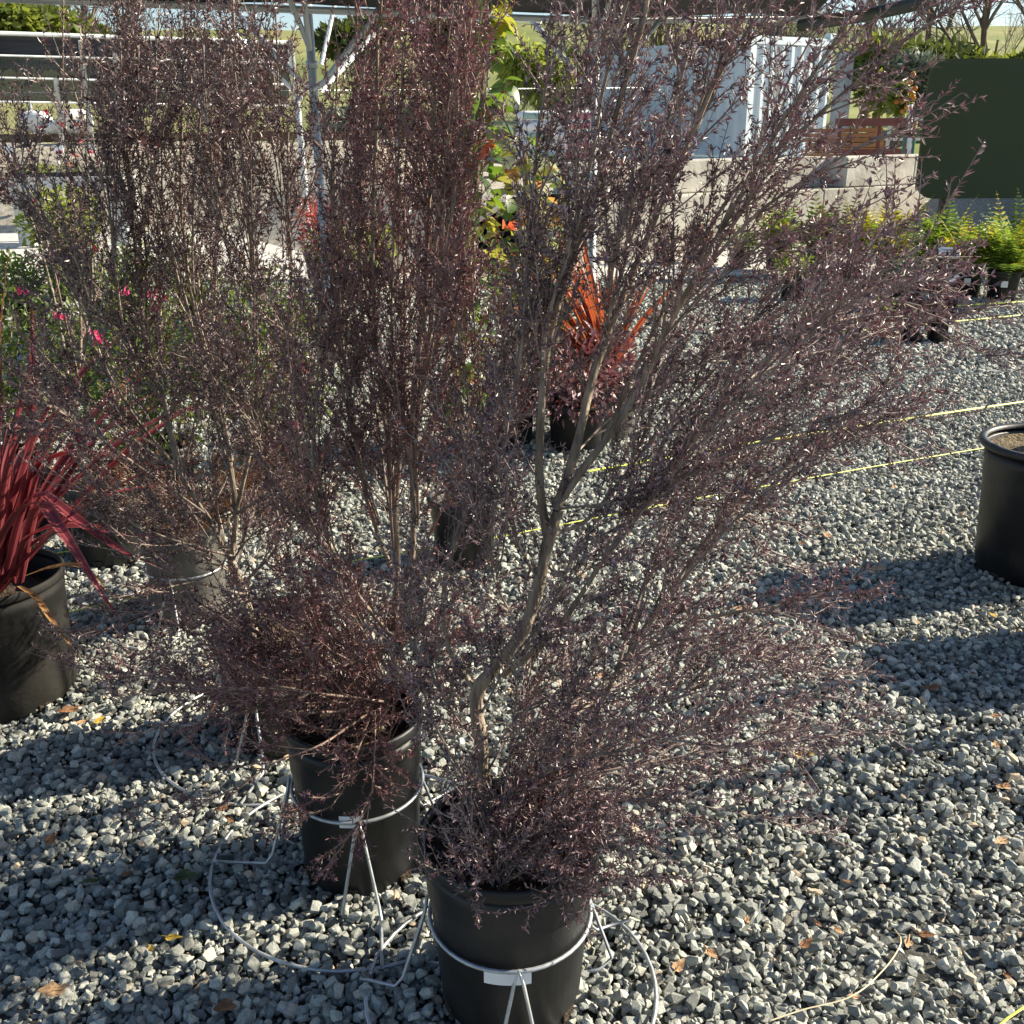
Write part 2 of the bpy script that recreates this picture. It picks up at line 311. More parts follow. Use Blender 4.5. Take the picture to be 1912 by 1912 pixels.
# ------------------------------------------------------------------ crushed stone gravel (nobody could count it)
def gravel(name, y0, y1, spacing, smin, smax, variants=14, top=.3):
    xs, ys = [], []
    y = y0
    while y < y1:
        w = .66 * y + .9; n = int(2 * w / spacing)
        xs.append(np.linspace(-w, w, n) + rng.uniform(-.5, .5, n) * spacing); ys.append(np.full(n, y) + rng.uniform(-.5, .5, n) * spacing)
        y += spacing * .9
    x = np.concatenate(xs); y = np.concatenate(ys)
    und = .008 * wave(x, y, .25, 7)
    z = und - .010 + rng.uniform(-.005, .004, len(x))
    k = rng.random(len(x)) < top
    x = np.concatenate([x, x[k] + rng.normal(0, spacing * .4, k.sum())]); y = np.concatenate([y, y[k] + rng.normal(0, spacing * .4, k.sum())])
    z = np.concatenate([z, und[k] + rng.uniform(.004, .012, k.sum())]); n = len(x)
    s = smin + (smax - smin) * rng.random(n) ** 1.6
    sv = np.stack([s * rng.uniform(.85, 1.35, n), s * rng.uniform(.7, 1.05, n), s * rng.uniform(.5, .85, n)], -1) * .5
    rot = np.stack([rng.normal(0, .45, n), rng.normal(0, .45, n), rng.uniform(0, 6.28, n)], -1)
    me = bpy.data.meshes.new(name); me.vertices.add(n); me.vertices.foreach_set('co', np.stack([x, y, z], -1).astype(np.float32).ravel())
    for nm, ty, d in (('rot', 'FLOAT_VECTOR', rot), ('scl', 'FLOAT_VECTOR', sv)):
        a = me.attributes.new(nm, ty, 'POINT'); a.data.foreach_set('vector', d.astype(np.float32).ravel())
    a = me.attributes.new('var', 'INT', 'POINT'); a.data.foreach_set('value', rng.integers(0, variants, n).astype(np.int32))
    o = link(bpy.data.objects.new(name, me))
    ng = bpy.data.node_groups.new(name + '_nodes', 'GeometryNodeTree')
    ng.interface.new_socket('Geometry', in_out='INPUT', socket_type='NodeSocketGeometry'); ng.interface.new_socket('Geometry', in_out='OUTPUT', socket_type='NodeSocketGeometry')
    N = ng.nodes; Lk = ng.links; gi = N.new('NodeGroupInput'); go = N.new('NodeGroupOutput'); g2i = N.new('GeometryNodeGeometryToInstance')
    for vi in range(variants):
        pt = N.new('GeometryNodePoints'); pt.inputs['Count'].default_value = 19 + vi % 7
        rv = N.new('FunctionNodeRandomValue'); rv.data_type = 'FLOAT_VECTOR'
        rv.inputs[0].default_value = (-1, -1, -1); rv.inputs[1].default_value = (1, 1, 1); rv.inputs['Seed'].default_value = vi * 17 + 3
        nm_ = N.new('ShaderNodeVectorMath'); nm_.operation = 'NORMALIZE'; Lk.new(rv.outputs[0], nm_.inputs[0])
        mxv = N.new('ShaderNodeMix'); mxv.data_type = 'VECTOR'; mxv.inputs[0].default_value = (.35, .55, .75)[vi % 3]
        Lk.new(rv.outputs[0], mxv.inputs[4]); Lk.new(nm_.outputs[0], mxv.inputs[5]); Lk.new(mxv.outputs[1], pt.inputs['Position'])
        ch = N.new('GeometryNodeConvexHull'); Lk.new(pt.outputs[0], ch.inputs[0]); Lk.new(ch.outputs[0], g2i.inputs[0])
    smt = N.new('GeometryNodeSetMaterial'); smt.inputs['Material'].default_value = MT['stone']; Lk.new(g2i.outputs[0], smt.inputs[0])
    ip = N.new('GeometryNodeInstanceOnPoints'); ip.inputs['Pick Instance'].default_value = True
    def na(nm, ty):
        a = N.new('GeometryNodeInputNamedAttribute'); a.data_type = ty; a.inputs[0].default_value = nm; return a.outputs[0]
    e2r = N.new('FunctionNodeEulerToRotation'); Lk.new(na('rot', 'FLOAT_VECTOR'), e2r.inputs[0])
    Lk.new(gi.outputs[0], ip.inputs['Points']); Lk.new(smt.outputs[0], ip.inputs['Instance'])
    Lk.new(na('var', 'INT'), ip.inputs['Instance Index']); Lk.new(e2r.outputs[0], ip.inputs['Rotation']); Lk.new(na('scl', 'FLOAT_VECTOR'), ip.inputs['Scale'])
    Lk.new(ip.outputs[0], go.inputs[0])
    o.modifiers.new('scatter', 'NODES').node_group = ng
    me.materials.append(MT['stone'])
    return tag(o, 'grey crushed stone gravel covering the yard', None, None, 'stuff')
gravel('gravel', .9, 3.4, .0155, .010, .035)
gravel('gravel', 3.4, 7.0, .019, .015, .038)
gravel('gravel', 7.0, 12.2, .031, .030, .058)

# ------------------------------------------------------------------ pots and wire stands
def pot(parent, c, r0, r1, h, material, soil=None, rim=.012, soil_drop=.05):
    c = np.array(c, float); p = MB(); t = .006
    pr = [(0, .004), (r0 * .93, .0), (r0, .012), (r0 + (r1 - r0) * .12, h * .10), (r0 + (r1 - r0) * .125 + .002, h * .105), (r0 + (r1 - r0) * .70, h * .70), (r0 + (r1 - r0) * .71 + .003, h * .71),
          (r0 + (r1 - r0) * .84, h * .84), (r0 + (r1 - r0) * .85 + .003, h * .85), (r1, h - .022), (r1 - t, h - .03), (r0 * .95, h * .4)]
    p.lathe(pr, c, 48, .004); o = obj('pot', p, material, parent, True)
    if r0 > .11:
        for an in (R(-95), R(-35), R(205)):
            q_ = MB(); q_.box(c + np.array([math.cos(an) * (r0 + .0015), math.sin(an) * (r0 + .0015), .021]), (.006, .034, .020), an); obj('drain_hole', q_, MT['soil'], o)
    rm = MB(); b = r1 + .001
    rm.lathe([(b, h - .024), (b + rim * .8, h - .024), (b + rim, h - .016), (b + rim, h - .004), (b + rim * .5, h + .002), (b - .004, h - .001), (b - .006, h - .014)], c, 48, .004)
    obj('rim', rm, material, o, True)
    s = MB(); z = h - soil_drop; rr = r1 - .008; k = 24
    a = np.arange(k) * 2 * math.pi / k
    rings = [np.stack([q * rr * np.cos(a), q * rr * np.sin(a), z + .008 * rng.normal(size=k) + .012 * (1 - q)], -1) for q in (.06, .3, .55, .8, .98)]
    i = np.arange(5 * k).reshape(5, k); nx = np.roll(i, -1, 1)
    s.add(np.concatenate(rings) + c, np.stack([i[:-1], i[1:], nx[1:], nx[:-1]], -1).reshape(-1, 4))
    obj('soil', s, soil or MT['soil'], o, True)
    return o
def pot_label(parent, c, r, z, ang, w, h, print_lines=0, name='label'):
    a = np.linspace(ang - w / r / 2, ang + w / r / 2, 9); m = MB()
    v = np.concatenate([np.stack([c[0] + (r + .0025) * np.cos(a), c[1] + (r + .0025) * np.sin(a), np.full(9, zz)], -1) for zz in (z, z + h)])
    m.add(v, [[i, i + 1, i + 10, i + 9] for i in range(8)])
    o = obj(name, m, MT['paper'], parent); return o

def wire_stand(c, ring_r, ring_z, base_r, legs, label, wr=.0042):
    c = np.array([c[0], c[1], 0.]); t = thing('wire_pot_stand', label, 'pot stand', c, 'wire stands holding the tall nursery pots')
    a = np.linspace(0, 2 * math.pi, 49)
    m = MB(); m.tubes(c + np.stack([ring_r * np.cos(a), ring_r * np.sin(a), ring_z + .004 * np.sin(a)], -1), np.full(49, wr), 6, False); obj('upper_ring', m, MT['wire'], t, True)
    m = MB(); m.tubes(c + np.stack([base_r * np.cos(a), base_r * np.sin(a), .016 + .005 * np.sin(2 * a + 1)], -1), np.full(49, wr), 6, False); obj('ground_ring', m, MT['wire'], t, True)
    for ang in legs:
        m = MB(); pol = lambda r, an, z: c + np.array([r * math.cos(an), r * math.sin(an), z])
        top = ring_r + .009
        P = [pol(base_r + .015, ang + .10, .026), pol(ring_r + .075, ang + .17, .024), pol(ring_r + .058, ang + .165, .045), pol(top + .004, ang + .05, ring_z - .02), pol(top, ang, ring_z + .007),
             pol(top + .004, ang - .05, ring_z - .02), pol(ring_r + .058, ang - .22, .03), pol(ring_r + .03, ang - .25, .012), pol(ring_r - .015, ang - .26, .014)]
        m.tubes(np.array(P), np.full(len(P), wr * .9), 6); obj('leg', m, MT['wire'], t, True)
    return t

# ------------------------------------------------------------------ tea trees
def px_limb(pts, Y0, extend=0):
    return np.array([D(u, v, Y0 + dy) for u, v, dy in pts])
def grow(parent, limbs, seed, leafm, twigm, sp2=.030, L2=.25, sp3=.0185, L3=.085, leaf=(.012, .020), lw=.21, bare=.12, up=.25, leafsp=.0042, ang2=(18, 46), dens=1.0, wood=1.0):
    """limbs: list of (points, r0, r1, bare fraction, part name). Builds limbs as parts, twigs and foliage as stuff"""
    r = np.random.default_rng(seed); tw = MB(); lf = MB()
    P2, D2, len2, cs = [], [], [], []
    LP, LD = [], []
    for pts, r0, r1, br, nm in limbs:
        C = spline(pts, .025); k = len(C); C = C + np.cumsum(r.normal(0, .0011, (k, 3)), 0) * np.linspace(0, 1, k)[:, None]
        seg = np.linalg.norm(np.diff(C, axis=0), axis=1); S = np.concatenate([[0], np.cumsum(seg)]); tot = S[-1]
        r0 *= wood; r1 *= wood; rad = r0 + (r1 - r0) * (S / tot) ** .8
        sides = 8 if r0 > .009 else 5
        if nm:
            m = MB(); m.tubes(C, rad * (1 + .10 * np.sin(S * 60 + seed)), sides); obj(nm, m, MT['bark'] if r0 > .005 else twigm, parent, True)
        else: tw.tubes(C, rad, 4)
        s = br * tot; pos = []
        while s < tot:
            pos.append(s); s += r.uniform(.5, 1.5) * sp2
        pos = np.array(pos)
        if not len(pos): continue
        T = nrm(np.gradient(C, axis=0)); j = np.clip(np.searchsorted(S, pos), 0, k - 1); t = pos / tot
        a = np.radians(r.uniform(*ang2, len(pos))); rd = r.normal(size=(len(pos), 3)); rd = nrm(rd - (rd * T[j]).sum(1, keepdims=True) * T[j])
        P2.append(C[j]); D2.append(T[j] * np.cos(a)[:, None] + rd * np.sin(a)[:, None]); len2.append(L2 * r.uniform(.3, 1.05, len(pos)) * (1 - .72 * t) * np.where(r.random(len(pos)) < .25, 1.4, 1) + .02)
        tipn = int(.4 * tot / leafsp * .7); tt = r.uniform(.6, 1, tipn) * tot; jj = np.clip(np.searchsorted(S, tt), 0, k - 1); LP.append(C[jj]); LD.append(T[jj])
    P2 = np.concatenate(P2); D2 = nrm(np.concatenate(D2)); len2 = np.concatenate(len2); n2 = len(P2)
    def curve(P, Dd, L, kk, upb):
        t = np.linspace(0, 1, kk)[None, :, None]; jit = r.normal(0, .10, (len(P), 1, 3)); upv = np.array([0, 0, 1.])[None, None]
        return P[:, None] + L[:, None, None] * (Dd[:, None] * t + (upv * upb + jit) * t ** 2)
    C2 = curve(P2, D2, len2, 6, up)
    tw.tubes(C2, np.clip(.0023 * (len2[:, None] / .25) ** .5, .0008, .0026) * np.linspace(1, .35, 6)[None], 4 if n2 < 900 else 3, False)
    # third order twigs
    n3 = np.maximum(1, (len2 / sp3 * r.uniform(.7, 1.3, n2)).astype(int)); i3 = np.repeat(np.arange(n2), n3); t3 = r.uniform(.12, 1, len(i3))
    f = t3 * 5; i0 = np.minimum(f.astype(int), 4); fr = (f - i0)[:, None]
    P3 = C2[i3, i0] * (1 - fr) + C2[i3, i0 + 1] * fr; T3 = nrm(C2[i3, i0 + 1] - C2[i3, i0])
    rd = r.normal(size=(len(i3), 3)); rd = nrm(rd - (rd * T3).sum(1, keepdims=True) * T3); a = np.radians(r.uniform(15, 42, len(i3)))[:, None]
    L3a = L3 * r.uniform(.25, 1.15, len(i3)) * (1 - .45 * t3)
    C3 = curve(P3, T3 * np.cos(a) + rd * np.sin(a), L3a, 3, up * .8)
    tw.tubes(C3, np.array([.0009, .0007, .0005])[None] * r.uniform(.8, 1.3, (len(i3), 1)), 3, False)
    # leaves
    nl = np.maximum(2, (L3a / leafsp * dens).astype(int)); il = np.repeat(np.arange(len(i3)), nl); kq = np.maximum(2, np.round(L3a[il] / .0105)); t = np.clip((np.floor(r.uniform(.0, 1, len(il)) * kq) + .75 + r.normal(0, .13, len(il))) / kq, .04, 1.02); f = t * 2; i0 = np.minimum(f.astype(int), 1); fr = (f - i0)[:, None]
    LP.append(C3[il, i0] * (1 - fr) + C3[il, i0 + 1] * fr); LD.append(nrm(C3[il, i0 + 1] - C3[il, i0]))
    nl = (len2 / leafsp * .55 * dens).astype(int); il = np.repeat(np.arange(n2), nl); t = r.uniform(.3, 1.02, len(il)); f = t * 5; i0 = np.minimum(f.astype(int), 4); fr = (f - i0)[:, None]
    LP.append(C2[il, i0] * (1 - fr) + C2[il, i0 + 1] * fr); LD.append(nrm(C2[il, i0 + 1] - C2[il, i0]))
    LP = np.concatenate(LP); LD = np.concatenate(LD); n = len(LP)
    rd = r.normal(size=(n, 3)); rd = nrm(rd - (rd * LD).sum(1, keepdims=True) * LD); a = np.radians(r.uniform(28, 72, n))[:, None]
    L = r.uniform(*leaf, n)
    lf.leaves(LP, LD * np.cos(a) + rd * np.sin(a), L, L * lw * r.uniform(.8, 1.2, n), up=LD + r.normal(0, .35, (n, 3)), droop=.05)
    tag(obj('twigs', tw, twigm, parent), kind='stuff'); tag(obj('foliage', lf, leafm, parent), kind='stuff')
    return n

def vary(pts, k, amp, damp, r):
    """extra stems that leave the same base and part from it upward"""
    out = []
    for _ in range(k):
        o = r.uniform(-1, 1, 2); n = len(pts)
        out.append([(u + o[0] * amp * (i / (n - 1)) ** 1.2 + r.normal(0, 6), v + (r.uniform(-20, 190) if i == n - 1 else 0), dy + o[1] * damp * (i / (n - 1))) for i, (u, v, dy) in enumerate(pts)])
    return out

POT_A = (-.01, 1.58, 0); POT_B = (-.355, 1.97, 0); POT_C = (-.66, 2.52, 0); POT_D = (-1.14, 3.30, 0)
GRP_T = 'tall potted tea tree shrubs with purple leaves'

# --- the nearest tea tree, front centre
tA = thing('potted_tea_tree', 'purple tea tree in the nearest black pot, its stems leaning right across the gravel', 'potted shrub', POT_A, GRP_T)
pA = pot(tA, POT_A, .130, .163, .385, MT['plastic'], rim=.006)
pot_label(pA, POT_A, .1475, .166, R(-92), .085, .03)
YA = 1.62
trunkA = [(925, 1560, -.03), (905, 1490, 0), (898, 1390, .02), (888, 1300, .02), (915, 1255, .02), (975, 1180, .03), (1003, 1080, .04), (1022, 1000, .05), (1038, 950, .05)]
LA = [  # main stems (pixel x, pixel y, distance offset), radius at foot and tip
    ([(1022, 1000, .05), (1008, 900, .06), (1012, 760, .05), (1030, 630, .03), (1080, 470, .02), (1130, 330, .0), (1190, 130, -.02), (1228, 0, -.03), (1250, -110, -.03)], .0125, .004),
    ([(1038, 950, .05), (1072, 850, .07), (1112, 690, .10), (1185, 500, .14), (1250, 340, .17), (1345, 130, .20), (1400, -30, .22)], .0130, .004),
    ([(1038, 950, .05), (1090, 875, .05), (1165, 775, .04), (1240, 630, .0), (1330, 460, -.04), (1440, 260, -.08), (1520, 130, -.12), (1590, 20, -.13)], .0115, .003),
    ([(940, 1262, .02), (1040, 1175, -.02), (1130, 1040, -.06), (1230, 900, -.10), (1390, 710, -.14), (1540, 560, -.18), (1650, 430, -.2)], .0085, .0025),
    ([(1130, 820, .08), (1250, 560, .10), (1370, 360, .10), (1480, 260, .08), (1640, 125, .05), (1790, 10, .02)], .0075, .0022),
    ([(1000, 1450, -.08), (1080, 1390, -.10), (1150, 1260, -.10), (1220, 1150, -.08), (1310, 1020, -.05), (1420, 900, 0), (1560, 800, .05), (1660, 700, .08)], .0095, .002),
    ([(1150, 1260, -.10), (1190, 1130, -.02), (1260, 960, .10), (1400, 800, .20), (1540, 690, .28), (1700, 600, .32), (1880, 560, .36)], .0060, .002),
    ([(895, 1300, .02), (835, 1200, .05), (832, 1080, .07), (868, 950, .10), (905, 800, .15), (960, 660, .2), (1010, 540, .24)], .0085, .003),
    ([(880, 990, .12), (935, 850, .10), (970, 660, .05), (985, 430, .0), (1010, 200, -.05), (1040, 80, -.06)], .005, .002),
    ([(1040, 640, .04), (1060, 480, .15), (1075, 300, .22), (1070, 120, .27), (1075, 0, .3)], .005, .002),
    ([(1200, 470, .12), (1260, 320, -.03), (1330, 160, -.10), (1400, 40, -.15), (1440, -60, -.16)], .006, .002),
    ([(1300, 520, .0), (1410, 400, -.12), (1520, 320, -.18), (1620, 260, -.22), (1700, 235, -.24)], .005, .0018),
    ([(1330, 460, -.05), (1430, 250, .10), (1490, 120, .15), (1560, 10, .2), (1600, -60, .22)], .005, .002),
    ([(1390, 710, -.14), (1520, 640, -.05), (1650, 520, .02), (1740, 480, .05)], .004, .0016),
    ([(1230, 900, -.1), (1380, 840, -.18), (1540, 780, -.22), (1680, 770, -.24)], .004, .0015),
    ([(1300, 780, .0), (1460, 660, .12), (1600, 600, .2), (1690, 590, .25)], .004, .0015),
    ([(1160, 1240, -.1), (1300, 1160, -.15), (1420, 1140, -.2), (1530, 1120, -.24)], .0035, .0013),
    ([(1040, 1360, -.05), (1200, 1250, .12), (1340, 1215, .22), (1480, 1230, .3), (1590, 1250, .33)], .004, .0013),
    ([(960, 1490, -.05), (1080, 1450, -.1), (1240, 1420, -.1), (1400, 1390, -.08), (1600, 1370, -.06)], .0045, .0013),
    ([(960, 1490, -.05), (1060, 1420, -.18), (1180, 1400, -.26), (1320, 1360, -.3), (1440, 1330, -.32)], .0045, .0013),
    ([(960, 1520, -.05), (1100, 1500, -.12), (1250, 1500, -.16), (1400, 1530, -.18), (1490, 1560, -.18)], .004, .0012),
    ([(930, 1540, -.04), (960, 1570, -.12), (1000, 1600, -.18), (1040, 1620, -.2)], .003, .0012),
    ([(905, 1490, 0), (860, 1440, -.06), (800, 1330, -.1), (770, 1200, -.1), (760, 1080, -.06)], .0055, .0018),
    ([(915, 1500, 0), (960, 1400, .08), (1010, 1280, .12), (1070, 1160, .16), (1130, 1090, .2)], .004, .0015),
    ([(925, 1470, -.04), (990, 1420, -.1), (1040, 1340, -.14), (1090, 1270, -.16)], .0035, .0013),
    ([(900, 1330, .02), (950, 1240, -.05), (1020, 1150, -.1), (1060, 1050, -.12), (1120, 960, -.14)], .0038, .0013),
    ([(895, 1400, .02), (840, 1320, -.04), (800, 1240, -.07), (790, 1130, -.08)], .0036, .0013),
    ([(905, 1420, .0), (980, 1330, -.08), (1070, 1280, -.14), (1160, 1210, -.18), (1250, 1180, -.2)], .0038, .0013),
    ([(905, 1450, .0), (960, 1350, .08), (990, 1250, .12), (1000, 1130, .14)], .0036, .0013),
    ([(975, 1180, .03), (930, 1100, .0), (900, 1000, -.02), (890, 900, -.02)], .0036, .0013),
    ([(1003, 1080, .04), (960, 1000, .0), (935, 900, -.04), (945, 790, -.05)], .0036, .0013),
    ([(1008, 900, .06), (965, 820, .12), (955, 720, .15), (975, 600, .17)], .0036, .0013),
    ([(1040, 950, .05), (1150, 940, -.05), (1290, 930, -.1), (1400, 880, -.13)], .0038, .0013),
    ([(1080, 1390, -.1), (1200, 1330, -.16), (1330, 1290, -.18), (1450, 1280, -.2)], .0036, .0012),
    ([(1072, 850, .07), (1140, 780, .16), (1230, 720, .22), (1330, 640, .26)], .0036, .0013),
    ([(1112, 690, .1), (1140, 580, .0), (1150, 460, -.06), (1180, 350, -.08)], .0036, .0013),
    ([(1165, 775, .04), (1280, 690, .1), (1400, 640, .14), (1500, 560, .16)], .0036, .0013),
    ([(1240, 630, .0), (1300, 560, -.06), (1390, 480, -.1), (1500, 420, -.12)], .0036, .0013),
    ([(1030, 1000, .05), (1110, 960, .14), (1220, 820, .22), (1330, 700, .28), (1450, 560, .3), (1560, 480, .33)], .006, .002),
]
r_ = np.random.default_rng(3)
limbsA = [(px_limb(trunkA, YA), .0215, .0145, .6, 'trunk')] + [(px_limb(l, YA), a, b, .2 if a > .008 else .12, 'stem') for l, a, b in LA]
for i, (l, a, b) in enumerate(LA):
    if i in (4, 11, 12, 20, 21, 22, 23, 27): continue
    for x in vary(l[2:] if i < 6 else l[1:], 2 if i < 6 and i != 2 else 1, 100 if i < 6 else 60, .3 if i < 6 else .18, r_): limbsA.append((px_limb(x, YA), a * .4, b * .7, .06, 'stem'))
def sprays(c, z, n, L, el, az, r):
    out = []
    for _ in range(n):
        a = R(r.uniform(*az)); e = R(r.uniform(*el)); l = r.uniform(*L); d = np.array([math.cos(a) * math.cos(e), math.sin(a) * math.cos(e), math.sin(e)]); b = np.array(c) + [d[0] * .02, d[1] * .02, z + r.uniform(-.02, .08)]
        out.append((np.array([b, b + d * l * .5 + [0, 0, .02], b + d * l + r.normal(0, .02, 3)]), .0022, .0010, .10, None))
    return out
limbsA += sprays(POT_A, .36, 8, (.12, .24), (18, 50), (-60, 60), r_)
def sprigs(c, z, n, R0, L, az, r):
    out = []
    for _ in range(n):
        a = R(r.uniform(*az)); q = R0 * math.sqrt(r.uniform(.02, 1)); l = r.uniform(*L); b = np.array(c) + [q * math.cos(a), q * math.sin(a), z]; d = nrm(r.normal(0, .6, 3) + [.15, 0, 1.0])
        out.append((np.array([b, b + d * l * .5, b + d * l + r.normal(0, .015, 3)]), .0018, .0009, .05, None))
    return out
limbsA += sprigs(POT_A, .325, 46, .135, (.05, .13), (-150, 80), r_)
nA = grow(tA, limbsA, 21, MT['leaf_a'], MT['twig'], leaf=(.0078, .0142), lw=.27, L2=.22, sp2=.032, sp3=.025, L3=.10, leafsp=.0034, ang2=(12, 34), up=.10, wood=.72)
wire_stand(POT_A, .154, .205, .285, (R(-85), R(28), R(172)), 'wire stand around the nearest black pot at the bottom of the picture')

# --- the second tea tree, just behind and left
tB = thing('potted_tea_tree', 'upright reddish purple tea tree in the black pot just left of the nearest pot', 'potted shrub', POT_B, GRP_T)
pB = pot(tB, POT_B, .128, .148, .405, MT['plastic'], rim=.006)
pot_label(pB, POT_B, .140, .205, R(-88), .05, .03)
YB = 1.98
LB = [
    ([(735, 1180, .03), (742, 1050, .04), (735, 900, .05), (712, 700, .06), (702, 500, .05), (705, 300, .03), (712, 100, .0), (718, -80, -.02)], .009, .003),
    ([(765, 1150, .02), (772, 980, .0), (770, 800, -.03), (790, 600, -.05), (800, 400, -.08), (812, 200, -.1), (822, 0, -.12), (828, -100, -.12)], .009, .003),
    ([(755, 1120, .02), (700, 980, .0), (672, 860, -.02), (650, 700, -.04), (640, 520, -.06), (640, 320, -.08), (650, 120, -.09)], .007, .002),
    ([(740, 1200, 0), (660, 1100, -.05), (600, 980, -.08), (580, 850, -.1), (590, 680, -.1), (600, 520, -.1)], .0065, .002),
    ([(770, 900, 0), (830, 720, .05), (850, 520, .08), (846, 320, .1), (850, 120, .12), (854, 0, .13)], .006, .002),
    ([(740, 950, .04), (755, 700, .14), (752, 460, .2), (760, 220, .24), (772, 20, .26)], .006, .002),
    ([(785, 620, -.05), (830, 480, -.12), (846, 300, -.16), (862, 150, -.18), (872, 40, -.2)], .005, .002),
    ([(712, 700, .06), (672, 500, .15), (660, 330, .2), (672, 160, .22), (690, 40, .24)], .005, .002),
    ([(760, 1080, .02), (830, 940, -.04), (880, 800, -.06), (884, 640, -.05), (880, 520, -.04)], .005, .0018),
    ([(700, 1320, -.02), (620, 1290, -.1), (520, 1270, -.16), (420, 1240, -.18), (330, 1220, -.18)], .005, .0013),
    ([(700, 1320, -.02), (600, 1330, -.14), (480, 1320, -.2), (330, 1270, -.18), (150, 1240, -.1)], .005, .0013),
    ([(690, 1330, -.05), (600, 1390, -.2), (520, 1420, -.28), (440, 1470, -.33), (310, 1530, -.36)], .004, .0012),
    
    ([(690, 1340, -.08), (640, 1480, -.3), (600, 1520, -.34), (550, 1540, -.36)], .0035, .0012),
    ([(700, 1330, -.05), (700, 1400, -.22), (690, 1500, -.3), (650, 1560, -.34), (620, 1600, -.35)], .003, .0012),
    ([(715, 1300, 0), (660, 1240, -.1), (600, 1200, -.14), (560, 1130, -.15), (540, 1050, -.14)], .005, .0015),
    ([(715, 1300, 0), (760, 1260, -.08), (820, 1220, -.12), (850, 1150, -.13)], .004, .0015),
    ([(710, 1310, 0), (650, 1300, .1), (570, 1280, .14), (500, 1240, .16)], .004, .0015),
    ([(725, 1280, .0), (620, 1190, -.05), (520, 1150, -.08), (430, 1170, -.1)], .004, .0013),
    ([(725, 1280, .0), (640, 1210, .08), (560, 1100, .1), (500, 1010, .1)], .004, .0013),
    ([(720, 1295, .0), (620, 1265, .18), (540, 1230, .26), (450, 1210, .3)], .004, .0013),
    ([(715, 1310, -.04), (600, 1295, -.2), (470, 1285, -.3), (260, 1290, -.34)], .004, .0013),
    ([(735, 1270, .0), (800, 1290, -.14), (850, 1340, -.2)], .0035, .0013),
    ([(725, 1290, .0), (690, 1200, -.12), (640, 1120, -.18), (610, 1040, -.2)], .004, .0013),
    ([(690, 1310, 0), (610, 1250, -.05), (480, 1180, -.1), (380, 1140, -.12), (260, 1110, -.12)], .004, .0013),
]
trunkB = [(700, 1400, -.02), (712, 1330, .0), (735, 1260, .02), (748, 1180, .02), (755, 1120, .02)]
limbsB = [(px_limb(trunkB, YB), .0165, .012, .2, 'trunk')] + [(px_limb(l, YB), a, b, .14, 'stem') for l, a, b in LB]
limbsB += sprays(np.array(POT_B) + [.02, 0, 0], .46, 16, (.12, .30), (12, 55), (-20, 260), r_) + sprigs(POT_B, .35, 26, .12, (.05, .13), (0, 360), r_)
for l, a, b in [q for q in LB[9:] if q[0][-1][1] < 1320]:
    for x in vary(l[1:], 1, 50, .18, r_): limbsB.append((px_limb(x, YB), a * .6, b, .06, 'stem'))
for l, a, b in LB[:9]:
    for x in vary(l[1:], 3, 62, .25, r_): limbsB.append((px_limb(x, YB), a * .45, b * .7, .1, 'stem'))
nB = grow(tB, limbsB, 22, MT['leaf_b'], MT['twig_red'], leaf=(.0078, .0145), lw=.26, L2=.19, sp2=.033, sp3=.025, L3=.095, leafsp=.0034, ang2=(14, 40), up=.2, wood=.82)
wire_stand(POT_B, .147, .225, .345, (R(-82), R(178), R(45)), 'wire stand under the second black pot, its wide ring lying on the gravel')

